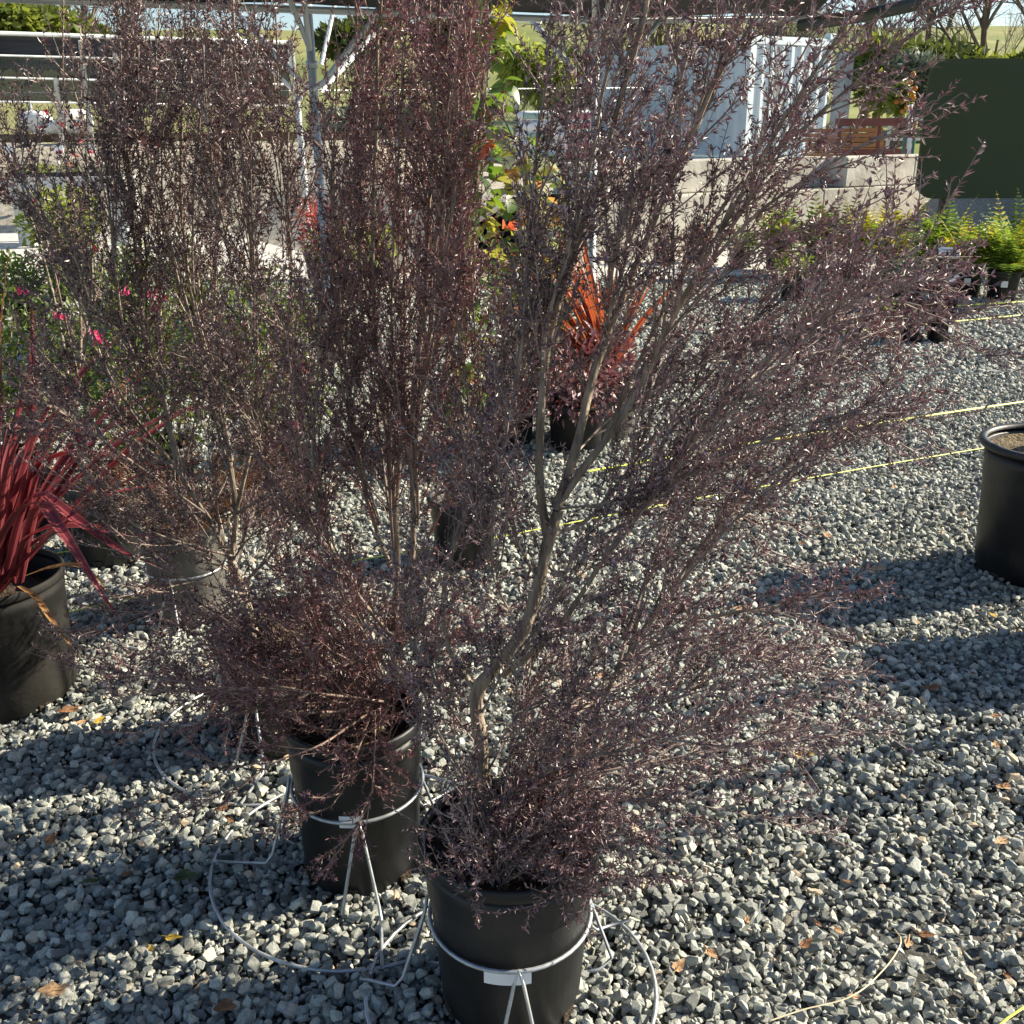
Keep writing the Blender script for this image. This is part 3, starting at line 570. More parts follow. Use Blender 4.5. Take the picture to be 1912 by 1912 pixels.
# --- the third tea tree, behind left
tC = thing('potted_tea_tree', 'broad dark tea tree at left, forked pale trunk in a half hidden black pot', 'potted shrub', POT_C, GRP_T)
pot(tC, POT_C, .128, .150, .36, MT['plastic'], MT['soil_tan'], rim=.006)
YC = 2.52
LC = [
    ([(432, 1050, .0), (385, 960, .0), (335, 880, .02), (310, 760, .04), (275, 640, .05), (255, 470, .05), (240, 300, .03), (232, 120, .0), (228, -20, -.02)], .011, .003),
    ([(432, 1050, .0), (440, 960, .02), (428, 860, .03), (400, 720, .05), (360, 560, .06), (340, 380, .05), (345, 200, .04), (352, 30, .03)], .011, .003),
    ([(440, 960, .02), (470, 820, -.03), (480, 660, -.06), (468, 480, -.08), (450, 300, -.1), (440, 120, -.12), (436, 0, -.12)], .008, .0025),
    ([(430, 860, .03), (400, 700, .15), (400, 520, .22), (405, 340, .26), (410, 160, .28), (416, 30, .3)], .007, .002),
    ([(470, 820, -.03), (530, 660, -.05), (545, 480, -.06), (530, 300, -.08), (520, 120, -.08), (515, 0, -.08)], .006, .002),
    ([(310, 760, .04), (240, 640, -.05), (215, 480, -.1), (200, 300, -.14), (190, 120, -.16)], .006, .002),
    ([(335, 880, .02), (240, 760, -.1), (180, 640, -.16), (140, 480, -.2), (110, 330, -.22)], .006, .002),
    ([(300, 720, .05), (300, 520, .2), (290, 320, .26), (290, 140, .3), (296, 10, .3)], .006, .002),
    ([(385, 960, .0), (300, 900, -.1), (200, 830, -.18), (110, 760, -.24), (30, 700, -.28)], .005, .0015),
    ([(335, 880, .02), (250, 820, .1), (160, 740, .16), (60, 640, .2)], .005, .0015),
    ([(440, 1040, .0), (330, 1010, -.15), (220, 960, -.25), (130, 900, -.3), (60, 850, -.34)], .005, .0013),
    ([(455, 1110, -.02), (380, 1090, -.14), (310, 1065, -.2), (240, 1030, -.24), (180, 960, -.26)], .0055, .0013),
    ([(440, 960, .02), (520, 900, -.05), (560, 780, -.1), (580, 640, -.12), (585, 520, -.13)], .006, .0018),
    ([(455, 1090, 0), (520, 1010, -.08), (500, 900, -.12), (470, 780, -.14), (430, 640, -.15)], .006, .0018),
    ([(240, 640, -.05), (150, 560, -.1), (90, 430, -.12), (50, 250, -.14)], .0045, .0015),
    ([(465, 660, -.06), (420, 440, -.14), (390, 260, -.18), (380, 80, -.2)], .005, .002),
    ([(340, 560, .06), (310, 420, -.05), (270, 240, -.1), (262, 80, -.12)], .005, .002),
    ([(470, 1120, 0), (400, 1130, -.12), (300, 1140, -.18), (190, 1160, -.2), (110, 1200, -.2)], .0045, .0012),
    ([(432, 1050, 0), (470, 1000, -.06), (540, 960, -.1), (600, 900, -.12)], .004, .0014),
    ([(340, 880, .02), (365, 800, -.05), (400, 740, -.08), (440, 660, -.1)], .004, .0014),
    ([(385, 960, 0), (420, 900, .06), (450, 800, .1), (500, 720, .12)], .004, .0014),
    ([(385, 960, 0), (300, 950, .05), (220, 920, .08), (150, 860, .1)], .004, .0014),
    ([(300, 740, .04), (220, 710, .0), (150, 670, -.02), (90, 580, -.04)], .004, .0014),
    ([(445, 1075, 0), (380, 1040, -.06), (330, 990, -.1), (290, 930, -.12)], .004, .0014),
    ([(410, 1000, 0), (400, 900, -.1), (380, 800, -.15), (370, 680, -.17)], .004, .0014),
    ([(480, 1100, 0), (540, 1060, -.05), (590, 980, -.06), (620, 900, -.06)], .0045, .0014),
]
trunkC = [(475, 1190, -.02), (462, 1140, .0), (452, 1100, .0), (432, 1050, .0)]
limbsC = [(px_limb(trunkC, YC), .021, .0145, .7, 'trunk')] + [(px_limb(l, YC), a, b, .16 if a > .008 else .1, 'stem') for l, a, b in LC]
limbsC += sprays(np.array(POT_C) + [-.08, 0, 0], .5, 7, (.15, .36), (5, 50), (0, 360), r_)
for l, a, b in LC[:10] + LC[12:17]:
    for x in vary(l[2:], 3, 80, .3, r_): limbsC.append((px_limb(x, YC), a * .45, b * .7, .1, 'stem'))
nC = grow(tC, limbsC, 23, MT['leaf_c'], MT['twig'], leaf=(.009, .016), lw=.26, L2=.24, sp2=.038, sp3=.030, L3=.11, ang2=(14, 42), up=.2, leafsp=.0034, wood=.8)
wire_stand(POT_C, .150, .215, .345, (R(-100), R(170), R(40)), 'wire stand around the half hidden black pot behind left')

# --- grey pot with a russet twiggy shrub and a sparse flowering tea tree behind
tD = thing('potted_shrub', 'russet twiggy shrub in a weathered grey pot, dense low ball of foliage', 'potted shrub', POT_D)
pot(tD, POT_D, .115, .140, .36, MT['plastic_grey'], rim=.005)
limbsD = []
for k in range(26):
    a = r_.uniform(0, 6.28); e = r_.uniform(.15, .9); L = r_.uniform(.3, .5); b = np.array(POT_D) + [0, 0, .33]
    d = np.array([math.cos(a) * math.cos(e), math.sin(a) * math.cos(e), math.sin(e)])
    limbsD.append((np.array([b, b + d * L * .5 + [0, 0, .03], b + d * L]), .004, .0015, .15, None))
grow(tD, limbsD, 24, MT['leaf_d'], MT['twig'], leaf=(.010, .018), L2=.18, sp2=.03, sp3=.02, L3=.07, lw=.3, up=.1, dens=.8)
wire_stand(POT_D, .138, .20, .30, (R(-95), R(150), R(30)), 'wire stand around the weathered grey pot')

POT_E = (-1.62, 3.85, 0)
tE = thing('potted_tea_tree', 'sparse tall tea tree with small red flowers rising at far left', 'potted shrub', POT_E, GRP_T)
pot(tE, POT_E, .13, .15, .36, MT['plastic'])
YE = 3.85
LE = [([(130, 860, 0), (150, 640, 0), (140, 420, 0), (118, 200, 0), (115, -20, 0)], .008, .0025), ([(140, 800, 0), (110, 600, .1), (60, 420, .15), (20, 330, .2), (-20, 180, .2)], .007, .002),
      ([(140, 760, 0), (170, 560, -.1), (165, 360, -.1), (148, 180, -.1), (146, 60, -.1)], .007, .002), ([(145, 700, 0), (100, 500, -.2), (70, 360, -.25), (48, 240, -.3)], .005, .0018),
      ([(150, 640, 0), (190, 500, .2), (180, 340, .25), (150, 260, .3)], .005, .0018)]
grow(tE, [(px_limb(l, YE), a, b, .2, 'stem') for l, a, b in LE], 25, MT['leaf_c'], MT['twig_red'], leaf=(.012, .02), L2=.20, sp2=.06, sp3=.04, L3=.08, up=.3, dens=.7)
def flower(parent, P, size, material, n=6, nm='flower'):
    m = MB(); a = r_.uniform(0, 6.28, n) ; b = np.tile(P, (n, 1)); el = r_.uniform(-.6, .9, n)
    d = np.stack([np.cos(a) * np.cos(el), np.sin(a) * np.cos(el), np.sin(el)], -1)
    m.leaves(b, d, size, size * .8, fold=.25); return obj(nm, m, material, parent)
for (u, v) in ((84, 210), (112, 232), (143, 232), (146, 262), (110, 286), (172, 286), (128, 306), (140, 290), (78, 240), (66, 375), (70, 385)):
    flower(tE, D(u, v, YE + r_.uniform(-.1, .1)), .016, MT['redfl'])

# ------------------------------------------------------------------ strap-leaf plants
def blade(m, P, w, keel=.25, n=12):
    C = spline(P, .04); k = len(C); t = np.linspace(0, 1, k); T = nrm(np.gradient(C, axis=0)); S = nrm(np.cross(T, [0, 0, 1.]) + 1e-6)
    tw_ = rng.normal(0, .5) * t[:, None]; N0 = nrm(np.cross(S, T)); S = nrm(S * np.cos(tw_) + N0 * np.sin(tw_)); N = nrm(np.cross(S, T))
    W = (w * np.clip(np.minimum(.55 + t * 2.2, (1 - t) * 2.4), 0.02, 1))[:, None]
    v = np.stack([C + S * W * a + N * W * keel * abs(a) * 2 for a in (.5, .36, .06, -.06, -.36, -.5)], 1).reshape(-1, 3); i = np.arange(k - 1)[:, None] * 6
    return m.add(v, np.concatenate([i + [a, a + 1, a + 7, a + 6] for a in range(5)]))
def blade_obj(m, main, edge, parent, label=None):
    o = obj('leaf', m, MT[main], parent, True, label=label); o.data.materials.append(MT[edge]); n = len(o.data.polygons) // 5
    mi = np.zeros(n * 5, np.int32); mi[:n] = 1; mi[2 * n:3 * n] = 1; mi[4 * n:] = 1; o.data.polygons.foreach_set('material_index', mi); return o
POT_K = (-1.545, 2.76, 0)
tK = thing('potted_cordyline', 'crimson strap leaved cordyline in a dusty black pot at the left edge', 'potted plant', POT_K)
pot(tK, POT_K, .195, .207, .40, MT['plastic_dusty'], soil_drop=.08, rim=.007)
cb = np.array(POT_K) + [.02, -.03, .34]
for k in range(78):
    a = r_.uniform(0, 6.28); e = R(r_.uniform(38, 86)); L = r_.uniform(.55, 1.0); d = np.array([math.cos(a) * math.cos(e), math.sin(a) * math.cos(e), math.sin(e)])
    b = cb + np.array([math.cos(a) * .03, math.sin(a) * .03, r_.uniform(0, .1)]); sag = r_.uniform(.0, .45) * (1.1 - e / 1.57)
    P = [b, b + d * L * .35, b + d * L * .7 - [0, 0, sag * L * .35], b + d * L + np.array([d[0], d[1], 0]) * .08 - [0, 0, sag * L * 1.1]]
    m = MB(); blade(m, P, r_.uniform(.022, .036)); blade_obj(m, 'cord', 'cord_edge', tK)
for pts in ([(40, 1090, 0), (70, 950, -.15), (110, 985, -.3), (190, 1110, -.4), (245, 1192, -.42)], [(30, 1080, 0), (60, 1000, -.1), (150, 985, -.1), (230, 1000, -.15), (318, 1002, -.2)],
            [(20, 1080, 0), (60, 1020, -.05), (140, 970, 0), (190, 920, 0), (240, 870, .02)], [(30, 1080, 0), (60, 900, 0), (120, 850, 0), (200, 850, -.02), (290, 870, -.1)],
            [(30, 1090, 0), (60, 800, .05), (62, 650, .1), (58, 540, .12)], [(30, 1090, 0), (80, 850, .0), (110, 760, 0), (180, 650, .05)], [(10, 1090, 0), (60, 930, -.1), (140, 970, -.15), (230, 1030, -.25), (320, 1065, -.28)]):
    m = MB(); blade(m, px_limb(pts, 2.74), .034); blade_obj(m, 'cord', 'cord_edge', tK)
for pts in ([(35, 1095, -.1), (70, 1120, -.25), (110, 1180, -.32), (155, 1230, -.34)], [(50, 1075, -.05), (100, 1060, -.15), (160, 1060, -.2), (215, 1120, -.24)]):
    m = MB(); blade(m, px_limb(pts, 2.74), .018); obj('leaf', m, MT['dry'], tK, True, label='dry orange brown blade hanging over the pot')

tF = thing('potted_flax', 'orange red flax with stiff blades in a greyish pot beyond the nearest tea tree', 'potted plant', G(1130, 815))
cF = G(1130, 812); pot(tF, cF, .16, .18, .32, MT['plastic_grey'])
for k in range(60):
    a = r_.uniform(0, 6.28); e = R(r_.uniform(45, 88)); L = r_.uniform(.5, .95); d = np.array([math.cos(a) * math.cos(e) - .22, math.sin(a) * math.cos(e), math.sin(e)])
    b = cF + [0, 0, .3]; m = MB(); blade(m, [b, b + d * L * .5, b + d * L + np.array([d[0], d[1], -.3]) * .1], r_.uniform(.03, .045)); blade_obj(m, 'flax', 'flax_edge', tF)

c = np.array([*G(1075, 835)[:2], 0.]); tBZ = thing('potted_bronze_shrub', 'low dark maroon leafy shrub in a black pot in front of the orange flax', 'potted shrub', c)
BRONZE = c
# ------------------------------------------------------------------ climbing plants on stakes
def leaf_mesh(name, material, cup=.18):
    t = np.linspace(0, 1, 6); w = np.array([.12, .42, .46, .36, .18, .0]); m = MB()
    z = -.22 * t ** 2
    v = np.concatenate([np.stack([t, w, z + cup * w], -1), np.stack([t, 0 * t, z], -1), np.stack([t, -w, z + cup * w], -1)])
    i = np.arange(5)[:, None]; m.add(v, np.concatenate([i + [0, 6, 7, 1], i + [6, 12, 13, 7]])); me = m.mesh(name, (0, 0, 0), True); me.materials.append(material); return me
VL = [leaf_mesh('leaf', MT[k]) for k in ('vine', 'vine_y', 'vine_o', 'pale_leaf')]
def vine(px, Y, n, spread, sizes, mix, label, potc, pr, seed):
    r = np.random.default_rng(seed); t = thing('potted_vine', label, 'climbing plant', potc, 'climbers trained up stakes')
    pot(t, potc, pr * .85, pr, pr * 2.1, MT['plastic'])
    C = spline(np.array([D(u, v, Y) for u, v in px]), .03); m = MB(); m.tubes(C, np.full(len(C), .009), 6); obj('stake', m, MT['trunk'], t)
    for k in range(3):
        ph = r.uniform(0, 6); s = np.arange(len(C)) * .25 + ph; m = MB()
        m.tubes(C + np.stack([.02 * np.cos(s), .02 * np.sin(s), 0 * s], -1), np.full(len(C), .003), 4); obj('stem', m, MT['twig'], t)
    for k in range(n):
        p = C[int(len(C) * min(.999, r.uniform(.12, 1)))]; a = r.uniform(0, 6.28); rad = spread * r.uniform(.2, 1) ; o = np.array([math.cos(a) * rad, math.sin(a) * rad, r.uniform(-.04, .04)])
        d = nrm(np.array([math.cos(a), math.sin(a), r.uniform(-1.0, .25)])); s = r.uniform(*sizes)
        me = VL[r.choice(4, p=mix)]
        inst('leaf', me, t, Matrix.Translation(Vector(p + o)) @ look(d, (r.normal(0, .4), r.normal(0, .4), 1)) @ Matrix.Scale(s, 4))
    return t
cV = np.array([*G(868, 1045)[:2], 0.])
tV = vine([(862, 900), (862, 760), (868, 600), (884, 420), (900, 200), (906, 0), (908, -140)], cV[1], 300, .085, (.045, .085), [.70, .27, .01, .02], 'tall green vine climbing a stake above its black pot, behind the tea trees', cV, .13, 31)
for (u, v) in ((912, 282), (905, 262), (946, 425)):
    flower(tV, D(u, v, cV[1]), .05, MT['orangefl'], 4)
cV2 = np.array([*G(948, 830)[:2], 0.])
vine([(950, 780), (972, 640), (985, 500), (985, 380), (978, 270)], cV2[1], 290, .20, (.05, .11), [.18, .42, .12, .28], 'yellowing vine with orange and pale leaves behind the green vine', cV2, .15, 32)

# ------------------------------------------------------------------ leafy potted shrubs with pink flowers at left
def leafy(parent, c, rx, rz, z0, n, leafm, size, r, lw=.5, woody=14):
    c = np.array(c); d = nrm(r.normal(size=(n, 3))); q = r.random(n) ** .45
    cl = nrm(r.normal(size=(22, 3))); w = np.max(d @ cl.T, 1); q = q * (.72 + .4 * sm((w - .55) / .4))
    P = c + np.array([0, 0, z0 + rz]) + d * q[:, None] * [rx, rx, rz]
    m = MB(); L = r.uniform(.6, 1.3, n) * size; dd = nrm(d + r.normal(0, .7, (n, 3))); m.leaves(P, dd, L, L * lw, fold=.2, up=nrm(r.normal(0, .6, (n, 3)) + [0, 0, 1]))
    tag(obj('foliage', m, leafm, parent), kind='stuff')
    m = MB(); k = woody; e = nrm(r.normal(size=(k, 3)) + [0, 0, .8]); tp = c + np.array([0, 0, z0 + rz]) + e * [rx * .8, rx * .8, rz * .8]; b = np.tile(c + [0, 0, max(z0 - .05, .1)], (k, 1))
    m.tubes(np.stack([b, (b + tp) / 2 + [0, 0, .04], tp], 1), np.array([.007, .005, .002])[None] * size / .03, 4, False); obj('branches', m, MT['twig'], parent, True)
pot(tBZ, BRONZE, .13, .15, .26, MT['plastic']); leafy(tBZ, BRONZE, .36, .22, .2, 2200, MT['leaf_b'], .05, r_, .45)
GP = 'green leafy shrubs with pink flowers at left'
for i, (u, v, rx, rz, n, lab, fl) in enumerate([
    (35, 985, .42, .33, 3800, 'leafy green shrub with pink blooms behind the crimson cordyline', [(42, 545), (110, 592), (180, 630), (186, 638), (172, 622)]),
    (300, 960, .40, .40, 3800, 'leafy green shrub with pink blooms behind the third tea tree', [(230, 545), (290, 575), (285, 550), (300, 560)]),
    (520, 930, .36, .36, 2600, 'leafy green shrub with a pink bloom between second and third tea trees', [(570, 692), (550, 793), (562, 685)])]):
    c = np.array([*G(u, v)[:2], 0.]); t = thing('potted_flowering_shrub', lab, 'potted shrub', c, GP)
    pot(t, c, .15, .17, .33, MT['plastic']); leafy(t, c, rx, rz, .33, n, MT['green'], .036, r_, .5)
    for (a, b) in fl: flower(t, D(a, b, c[1] - rx * .9), .03, MT['pink'], 8)
c = np.array([*G(140, 560)[:2], 0.]); t = thing('potted_rose', 'yellow green rose bush with magenta blooms in a black pot before the pale road', 'potted shrub', c)
pot(t, c, .22, .25, .48, MT['plastic']); leafy(t, c, .38, .32, .45, 1500, MT['t_lime'], .07, r_, .6)
for (a, b) in ((172, 462), (178, 470), (168, 452)): flower(t, D(a, b, c[1] - .3), .05, MT['redfl'], 8)
for i, (u, v, h, lm, lab) in enumerate([(20, 590, .3, 'green', 'low dark green plant at the left edge of the pale road'), (60, 620, .35, 'green', 'low green plant in front of the rose pot'), (240, 600, .35, 't_mid', 'mid green plant right of the rose pot'),
        (360, 590, .4, 'green', 'dark green plant behind the third tea tree, near the pale road'), (640, 560, .45, 't_mid', 'mid green plant behind the second tea tree'), (700, 540, .4, 't_lime', 'yellow green plant behind the second tea tree')]):
    c = np.array([*G(u, v)[:2], 0.]); t = thing('potted_plant', lab, 'potted plant', c, 'small potted plants by the pale road'); pot(t, c, .12, .15, .25, MT['plastic']); leafy(t, c, .3, h * .6, .22, 700, MT[lm], .06, r_, .5, 8)
c = np.array([*G(600, 520)[:2], 0.]); t = thing('potted_red_shrub', 'scarlet leaved shrub glowing between two tea trees', 'potted shrub', c); pot(t, c, .15, .18, .3, MT['plastic']); leafy(t, c, .22, .33, .25, 1100, MT['t_red'], .06, r_, .4)

# ------------------------------------------------------------------ ferns and small pots at right
def frond(m, b, d, L, arch, w):
    k = 15; t = np.linspace(0, 1, k); side = nrm(np.cross(d, [0, 0, 1.])); C = b + np.outer(t * L, d) - np.outer(arch * L * t ** 2.2, [0, 0, 1.])
    m.tubes(C, np.linspace(.004, .001, k), 3, False); T = nrm(np.gradient(C, axis=0)); u = np.linspace(.14, .99, 20); j = np.clip((u * (k - 1)).astype(int), 0, k - 1)
    for sgn in (1, -1):
        pd = side * sgn + T[j] * .35; ll = w * np.sin(np.clip(u * 1.15, 0, 1) ** .7 * math.pi * .93 + .08); m.leaves(C[j], pd, np.maximum(ll, .012), np.maximum(ll * .30, .01), fold=.1, up=np.tile(np.cross(side, T[7]) * 1.0, (20, 1)), droop=.1)
GF = 'ferns in black pots in a row at right'
ferns = [(1868, 562, .5, 0, 'rightmost fern, drooping over its black pot'), (1800, 556, .55, 0, 'tall green fern behind the white plant tag'), (1740, 545, .5, 0, 'dark green fern between the tag and the yellow fern'), (1655, 530, .52, 1, 'yellow fern, the most golden of the row'),
         (1590, 520, .5, 1, 'yellow green fern left of the golden fern'), (1520, 515, .48, 0, 'bright green fern in the middle of the row'), (1450, 505, .45, 0, 'green fern at the left end of the row'), (1900, 520, .5, 0, 'fern at the right edge behind the rightmost fern')]
for u, v, L, y, lab in ferns:
    c = np.array([*G(u, v)[:2], 0.]); t = thing('potted_fern', lab, 'fern', c, GF); po = pot(t, c, .125, .15, .30, MT['plastic'])
    if u > 1700: pot_label(po, c, .14, .15, R(-110), .06, .07)
    for k in range(40):
        a = r_.uniform(0, 6.28); e = R(r_.uniform(20, 80)); d = np.array([math.cos(a) * math.cos(e), math.sin(a) * math.cos(e), math.sin(e)]); m = MB()
        frond(m, c + [0, 0, .27], d, 1.75 * L * r_.uniform(.55, 1.15), r_.uniform(.3, .75) * (1.3 - e / 1.57), .15); obj('frond', m, MT['fern_y'] if (y and r_.random() < .75) or r_.random() < .15 else MT['fern'], t)
for u, v, lab, lm in ((1380, 500, 'low dark plant in a black pot left of the ferns', 'green'), (1300, 490, 'bronze leaved plant in a black pot left of the ferns', 'leaf_d'), (1240, 490, 'dark bronze plant farthest left in the fern row', 'heuchera'), (1480, 560, 'small green plant in a black pot in front of the fern row', 't_mid'), (1690, 575, 'grey green small plant in a black pot between ferns and small pots', 't_olive')):
    c = np.array([*G(u, v)[:2], 0.]); t = thing('potted_plant', lab, 'potted plant', c, 'small potted plants near the ferns'); pot(t, c, .11, .14, .24, MT['plastic']); leafy(t, c, .2, .12, .22, 420, MT[lm], .05, r_, .6, 8)
smalls = [(1648, 628, .065, .085, .19, 'terracotta', 't_lime', 'small terracotta coloured pot with yellow green leaves'), (1700, 637, .085, .105, .22, 'plastic', 'heuchera', 'small black pot with dark red heuchera, middle of three'), (1752, 635, .085, .105, .22, 'plastic', 'heuchera', 'small black pot with near black heuchera under the white tag')]
for u, v, r0, r1, h, pm, lm, lab in smalls:
    c = np.array([*G(u, v)[:2], 0.]); t = thing('small_potted_plant', lab, 'potted plant', c, 'three small pots on the gravel before the ferns'); po = pot(t, c, r0, r1, h, MT[pm], soil_drop=.02, rim=.005); leafy(t, c, r1 * 1.25, .07, h - .03, 260, MT[lm], .045, r_, .75, 6)
    pot_label(po, c, r0 + (r1 - r0) * .6, h * .35, R(-60), .045, .06)
cT = np.array([*G(1752, 635)[:2], 0.]) + [-.02, .0, 0]
t = thing('plant_tag', 'white price tag on a stake standing in the near black heuchera pot', 'sign', cT)
p1 = D(1772, 472, cT[1] - .05); b = cT + [-.0, 0, .2]; ax = nrm(p1 - b); m = MB(); m.tubes(np.array([b, (b + p1) / 2, p1]), np.full(3, .008), 5); obj('stake', m, MT['pvc'], t)
sx = nrm(np.cross(ax, [0, -1, .0])); 
def card(m, c, ux, uy, w, h, th):
    n = nrm(np.cross(ux, uy)); v = [c + ux * w * a + uy * h * bb + n * th * cc for a in (-.5, .5) for bb in (-.5, .5) for cc in (-.5, .5)]
    return m.add(v, [[0, 1, 3, 2], [4, 6, 7, 5], [0, 4, 5, 1], [2, 3, 7, 6], [0, 2, 6, 4], [1, 5, 7, 3]])
m = MB(); card(m, p1, np.array([1., 0, -.05]), nrm(np.array([0, .35, .94])), .165, .085, .006); o = obj('card', m, MT['paper'], t)
m = MB()
for k, w in enumerate((.12, .10, .13)): card(m, p1 + np.array([0, -.0068, .022 - k * .02]) + np.array([0, (.022 - k * .02) * .37, 0]), np.array([1., 0, -.05]), nrm(np.array([0, .35, .94])), w, .006, .002)
obj('print', m, MT['ink'], o)
m = MB(); q = b * .5 + p1 * .5; card(m, q + np.array([.05, -.01, .03]), nrm(np.array([.8, 0, .6])), nrm(np.array([-.3, .8, .4])), .13, .03, .004); obj('price_strip', m, MT['paper'], t)

# ------------------------------------------------------------------ large black pots with bare saplings at right
def bare_tree(parent, base, h, r0, r, levels=4, spread=.5, kids=4, name='trunk', first=.4, fine='branches', lean=(0, 0), mat_=None, wob=.09):
    tr = MB(); br = MB()
    def rec(p, d, L, rad, lev):
        k = 6; pts = [p]; dd = d
        for i in range(k): dd = nrm(dd + r.normal(0, wob, 3) + [0, 0, .05]); pts.append(pts[-1] + dd * L / k)
        (tr if lev == 0 else br).tubes(np.array(pts), np.linspace(rad, rad * .45, k + 1), 7 if lev == 0 else (5 if lev == 1 else 3), False)
        if lev >= levels: return
        for j in range(kids if lev else kids + 2):
            t = r.uniform(first if lev == 0 else .2, 1); pp = pts[min(k, int(t * k))]; q = r.normal(size=3); q = nrm(q - np.dot(q, dd) * dd); a = r.uniform(spread * .6, spread * 1.4)
            rec(pp, nrm(dd * math.cos(a) + q * math.sin(a)), L * r.uniform(.45, .75), rad * .5 * (1.1 - .4 * t), lev + 1)
    rec(np.array(base, float), nrm(np.array([lean[0], lean[1], 1.])), h, r0, 0)
    obj(name, tr, mat_ or MT['trunk'], parent, True); tag(obj(fine, br, mat_ or MT['bare'], parent), kind='stuff')
GB = 'large black pots with bare saplings at right'
for i, (c, lab, pr) in enumerate([((2.00, 3.62, 0), 'large black pot with a bare sapling cut by the right edge', (.205, .235, .52)), ((2.10, 3.02, 0), 'large black pot with a bare sapling just beyond the right edge', (.19, .22, .46)), ((2.46, 2.65, 0), 'black pot with a bare sapling beyond the right edge, nearest the camera', (.17, .20, .42))]):
    t = thing('potted_sapling', lab, 'potted tree', c, GB); po = pot(t, c, *pr, MT['plastic'], MT['soil_tan'], rim=.022, soil_drop=.035)
    for dx, dy in (((.03, .02),) if i < 2 else ((0, .08), (0, -.08))): bare_tree(t, np.array(c) + [dx, dy, pr[2] - .06], 1.7, .024, np.random.default_rng(40 + i + int(dy * 50)), 2, .55, 4, first=.6, wob=.03)

# ------------------------------------------------------------------ yellow layout strings on the gravel
GS = 'yellow layout strings stretched over the gravel'
for pts, lab in (([(1990, 738), (1912, 750), (1660, 787), (1400, 828), (1100, 880)], 'yellow string crossing the gravel above the large black pot'), ([(1990, 812), (1840, 836), (1650, 868), (1470, 900), (1200, 950), (900, 1008), (640, 1050)], 'long yellow string running left from behind the large black pot'),
                 ([(1990, 555), (1912, 563), (1770, 572), (1600, 585)], 'yellow string along the feet of the fern pots'), ([(1990, 580), (1912, 588), (1640, 614), (1400, 640)], 'yellow string just in front of the three small pots'),
                 ([(20, 1168), (150, 1138), (280, 1110), (420, 1080)], 'short yellow string beside the grey pot'), ([(60, 1042), (145, 1026), (300, 1000)], 'yellow string behind the crimson cordyline pot'), ([(1830, 1950), (1880, 1902), (1960, 1850)], 'yellow string at the bottom right corner')):
    C = spline(np.array([G(u, v, .032) for u, v in pts]), .05); m = MB(); m.tubes(C, np.full(len(C), .0026 if C[0, 1] < 5.6 else .006), 4); solo('string', m, MT['string'], lab, 'string', C[0], GS)

# ------------------------------------------------------------------ fallen leaves and a straw stalk
def litter(u, v, size, mk, lobes, lab, group='dead leaves lying on the gravel', seed=0):
    r = np.random.default_rng(seed + int(u * 7 + v)); c = G(u, v, .026); k = 22; a = np.linspace(0, 2 * math.pi, k, endpoint=False); rr = size * (.62 + .30 * np.abs(np.cos(a * lobes / 2 + .3)) + r.normal(0, .05, k)); rr[0] *= 1.25
    curl = r.uniform(.15, .5); x = rr * np.cos(a); y = rr * np.sin(a) * r.uniform(.55, .8); rot = r.uniform(0, 6.28)
    def lift(x, y): return curl * (y * y + .5 * x * x) / size + .1 * size * np.sin(x / size * 3)
    v_ = [np.array([[0, 0, 0]])]
    for q in (.5, 1): v_.append(np.stack([x * q, y * q, lift(x * q, y * q) + (r.normal(0, .03 * size, k) if q == 1 else 0)], -1))
    V = np.concatenate(v_); cs, sn = math.cos(rot), math.sin(rot); V = np.stack([V[:, 0] * cs - V[:, 1] * sn, V[:, 0] * sn + V[:, 1] * cs, V[:, 2]], -1)
    i = np.arange(k); j = (i + 1) % k; m = MB(); m.add(V + c, np.stack([1 + i, 1 + k + i, 1 + k + j, 1 + j], -1), np.stack([0 * i, 1 + i, 1 + j], -1))
    st = np.array([c + [0, 0, .004], c + np.array([-cs, -sn, .1]) * size * .6, c + np.array([-cs, -sn, .16]) * size * 1.3]); m.tubes(st, np.array([.0015, .0012, .001]), 3)
    solo('fallen_leaf', m, MT[mk], lab, 'leaf', c, group)
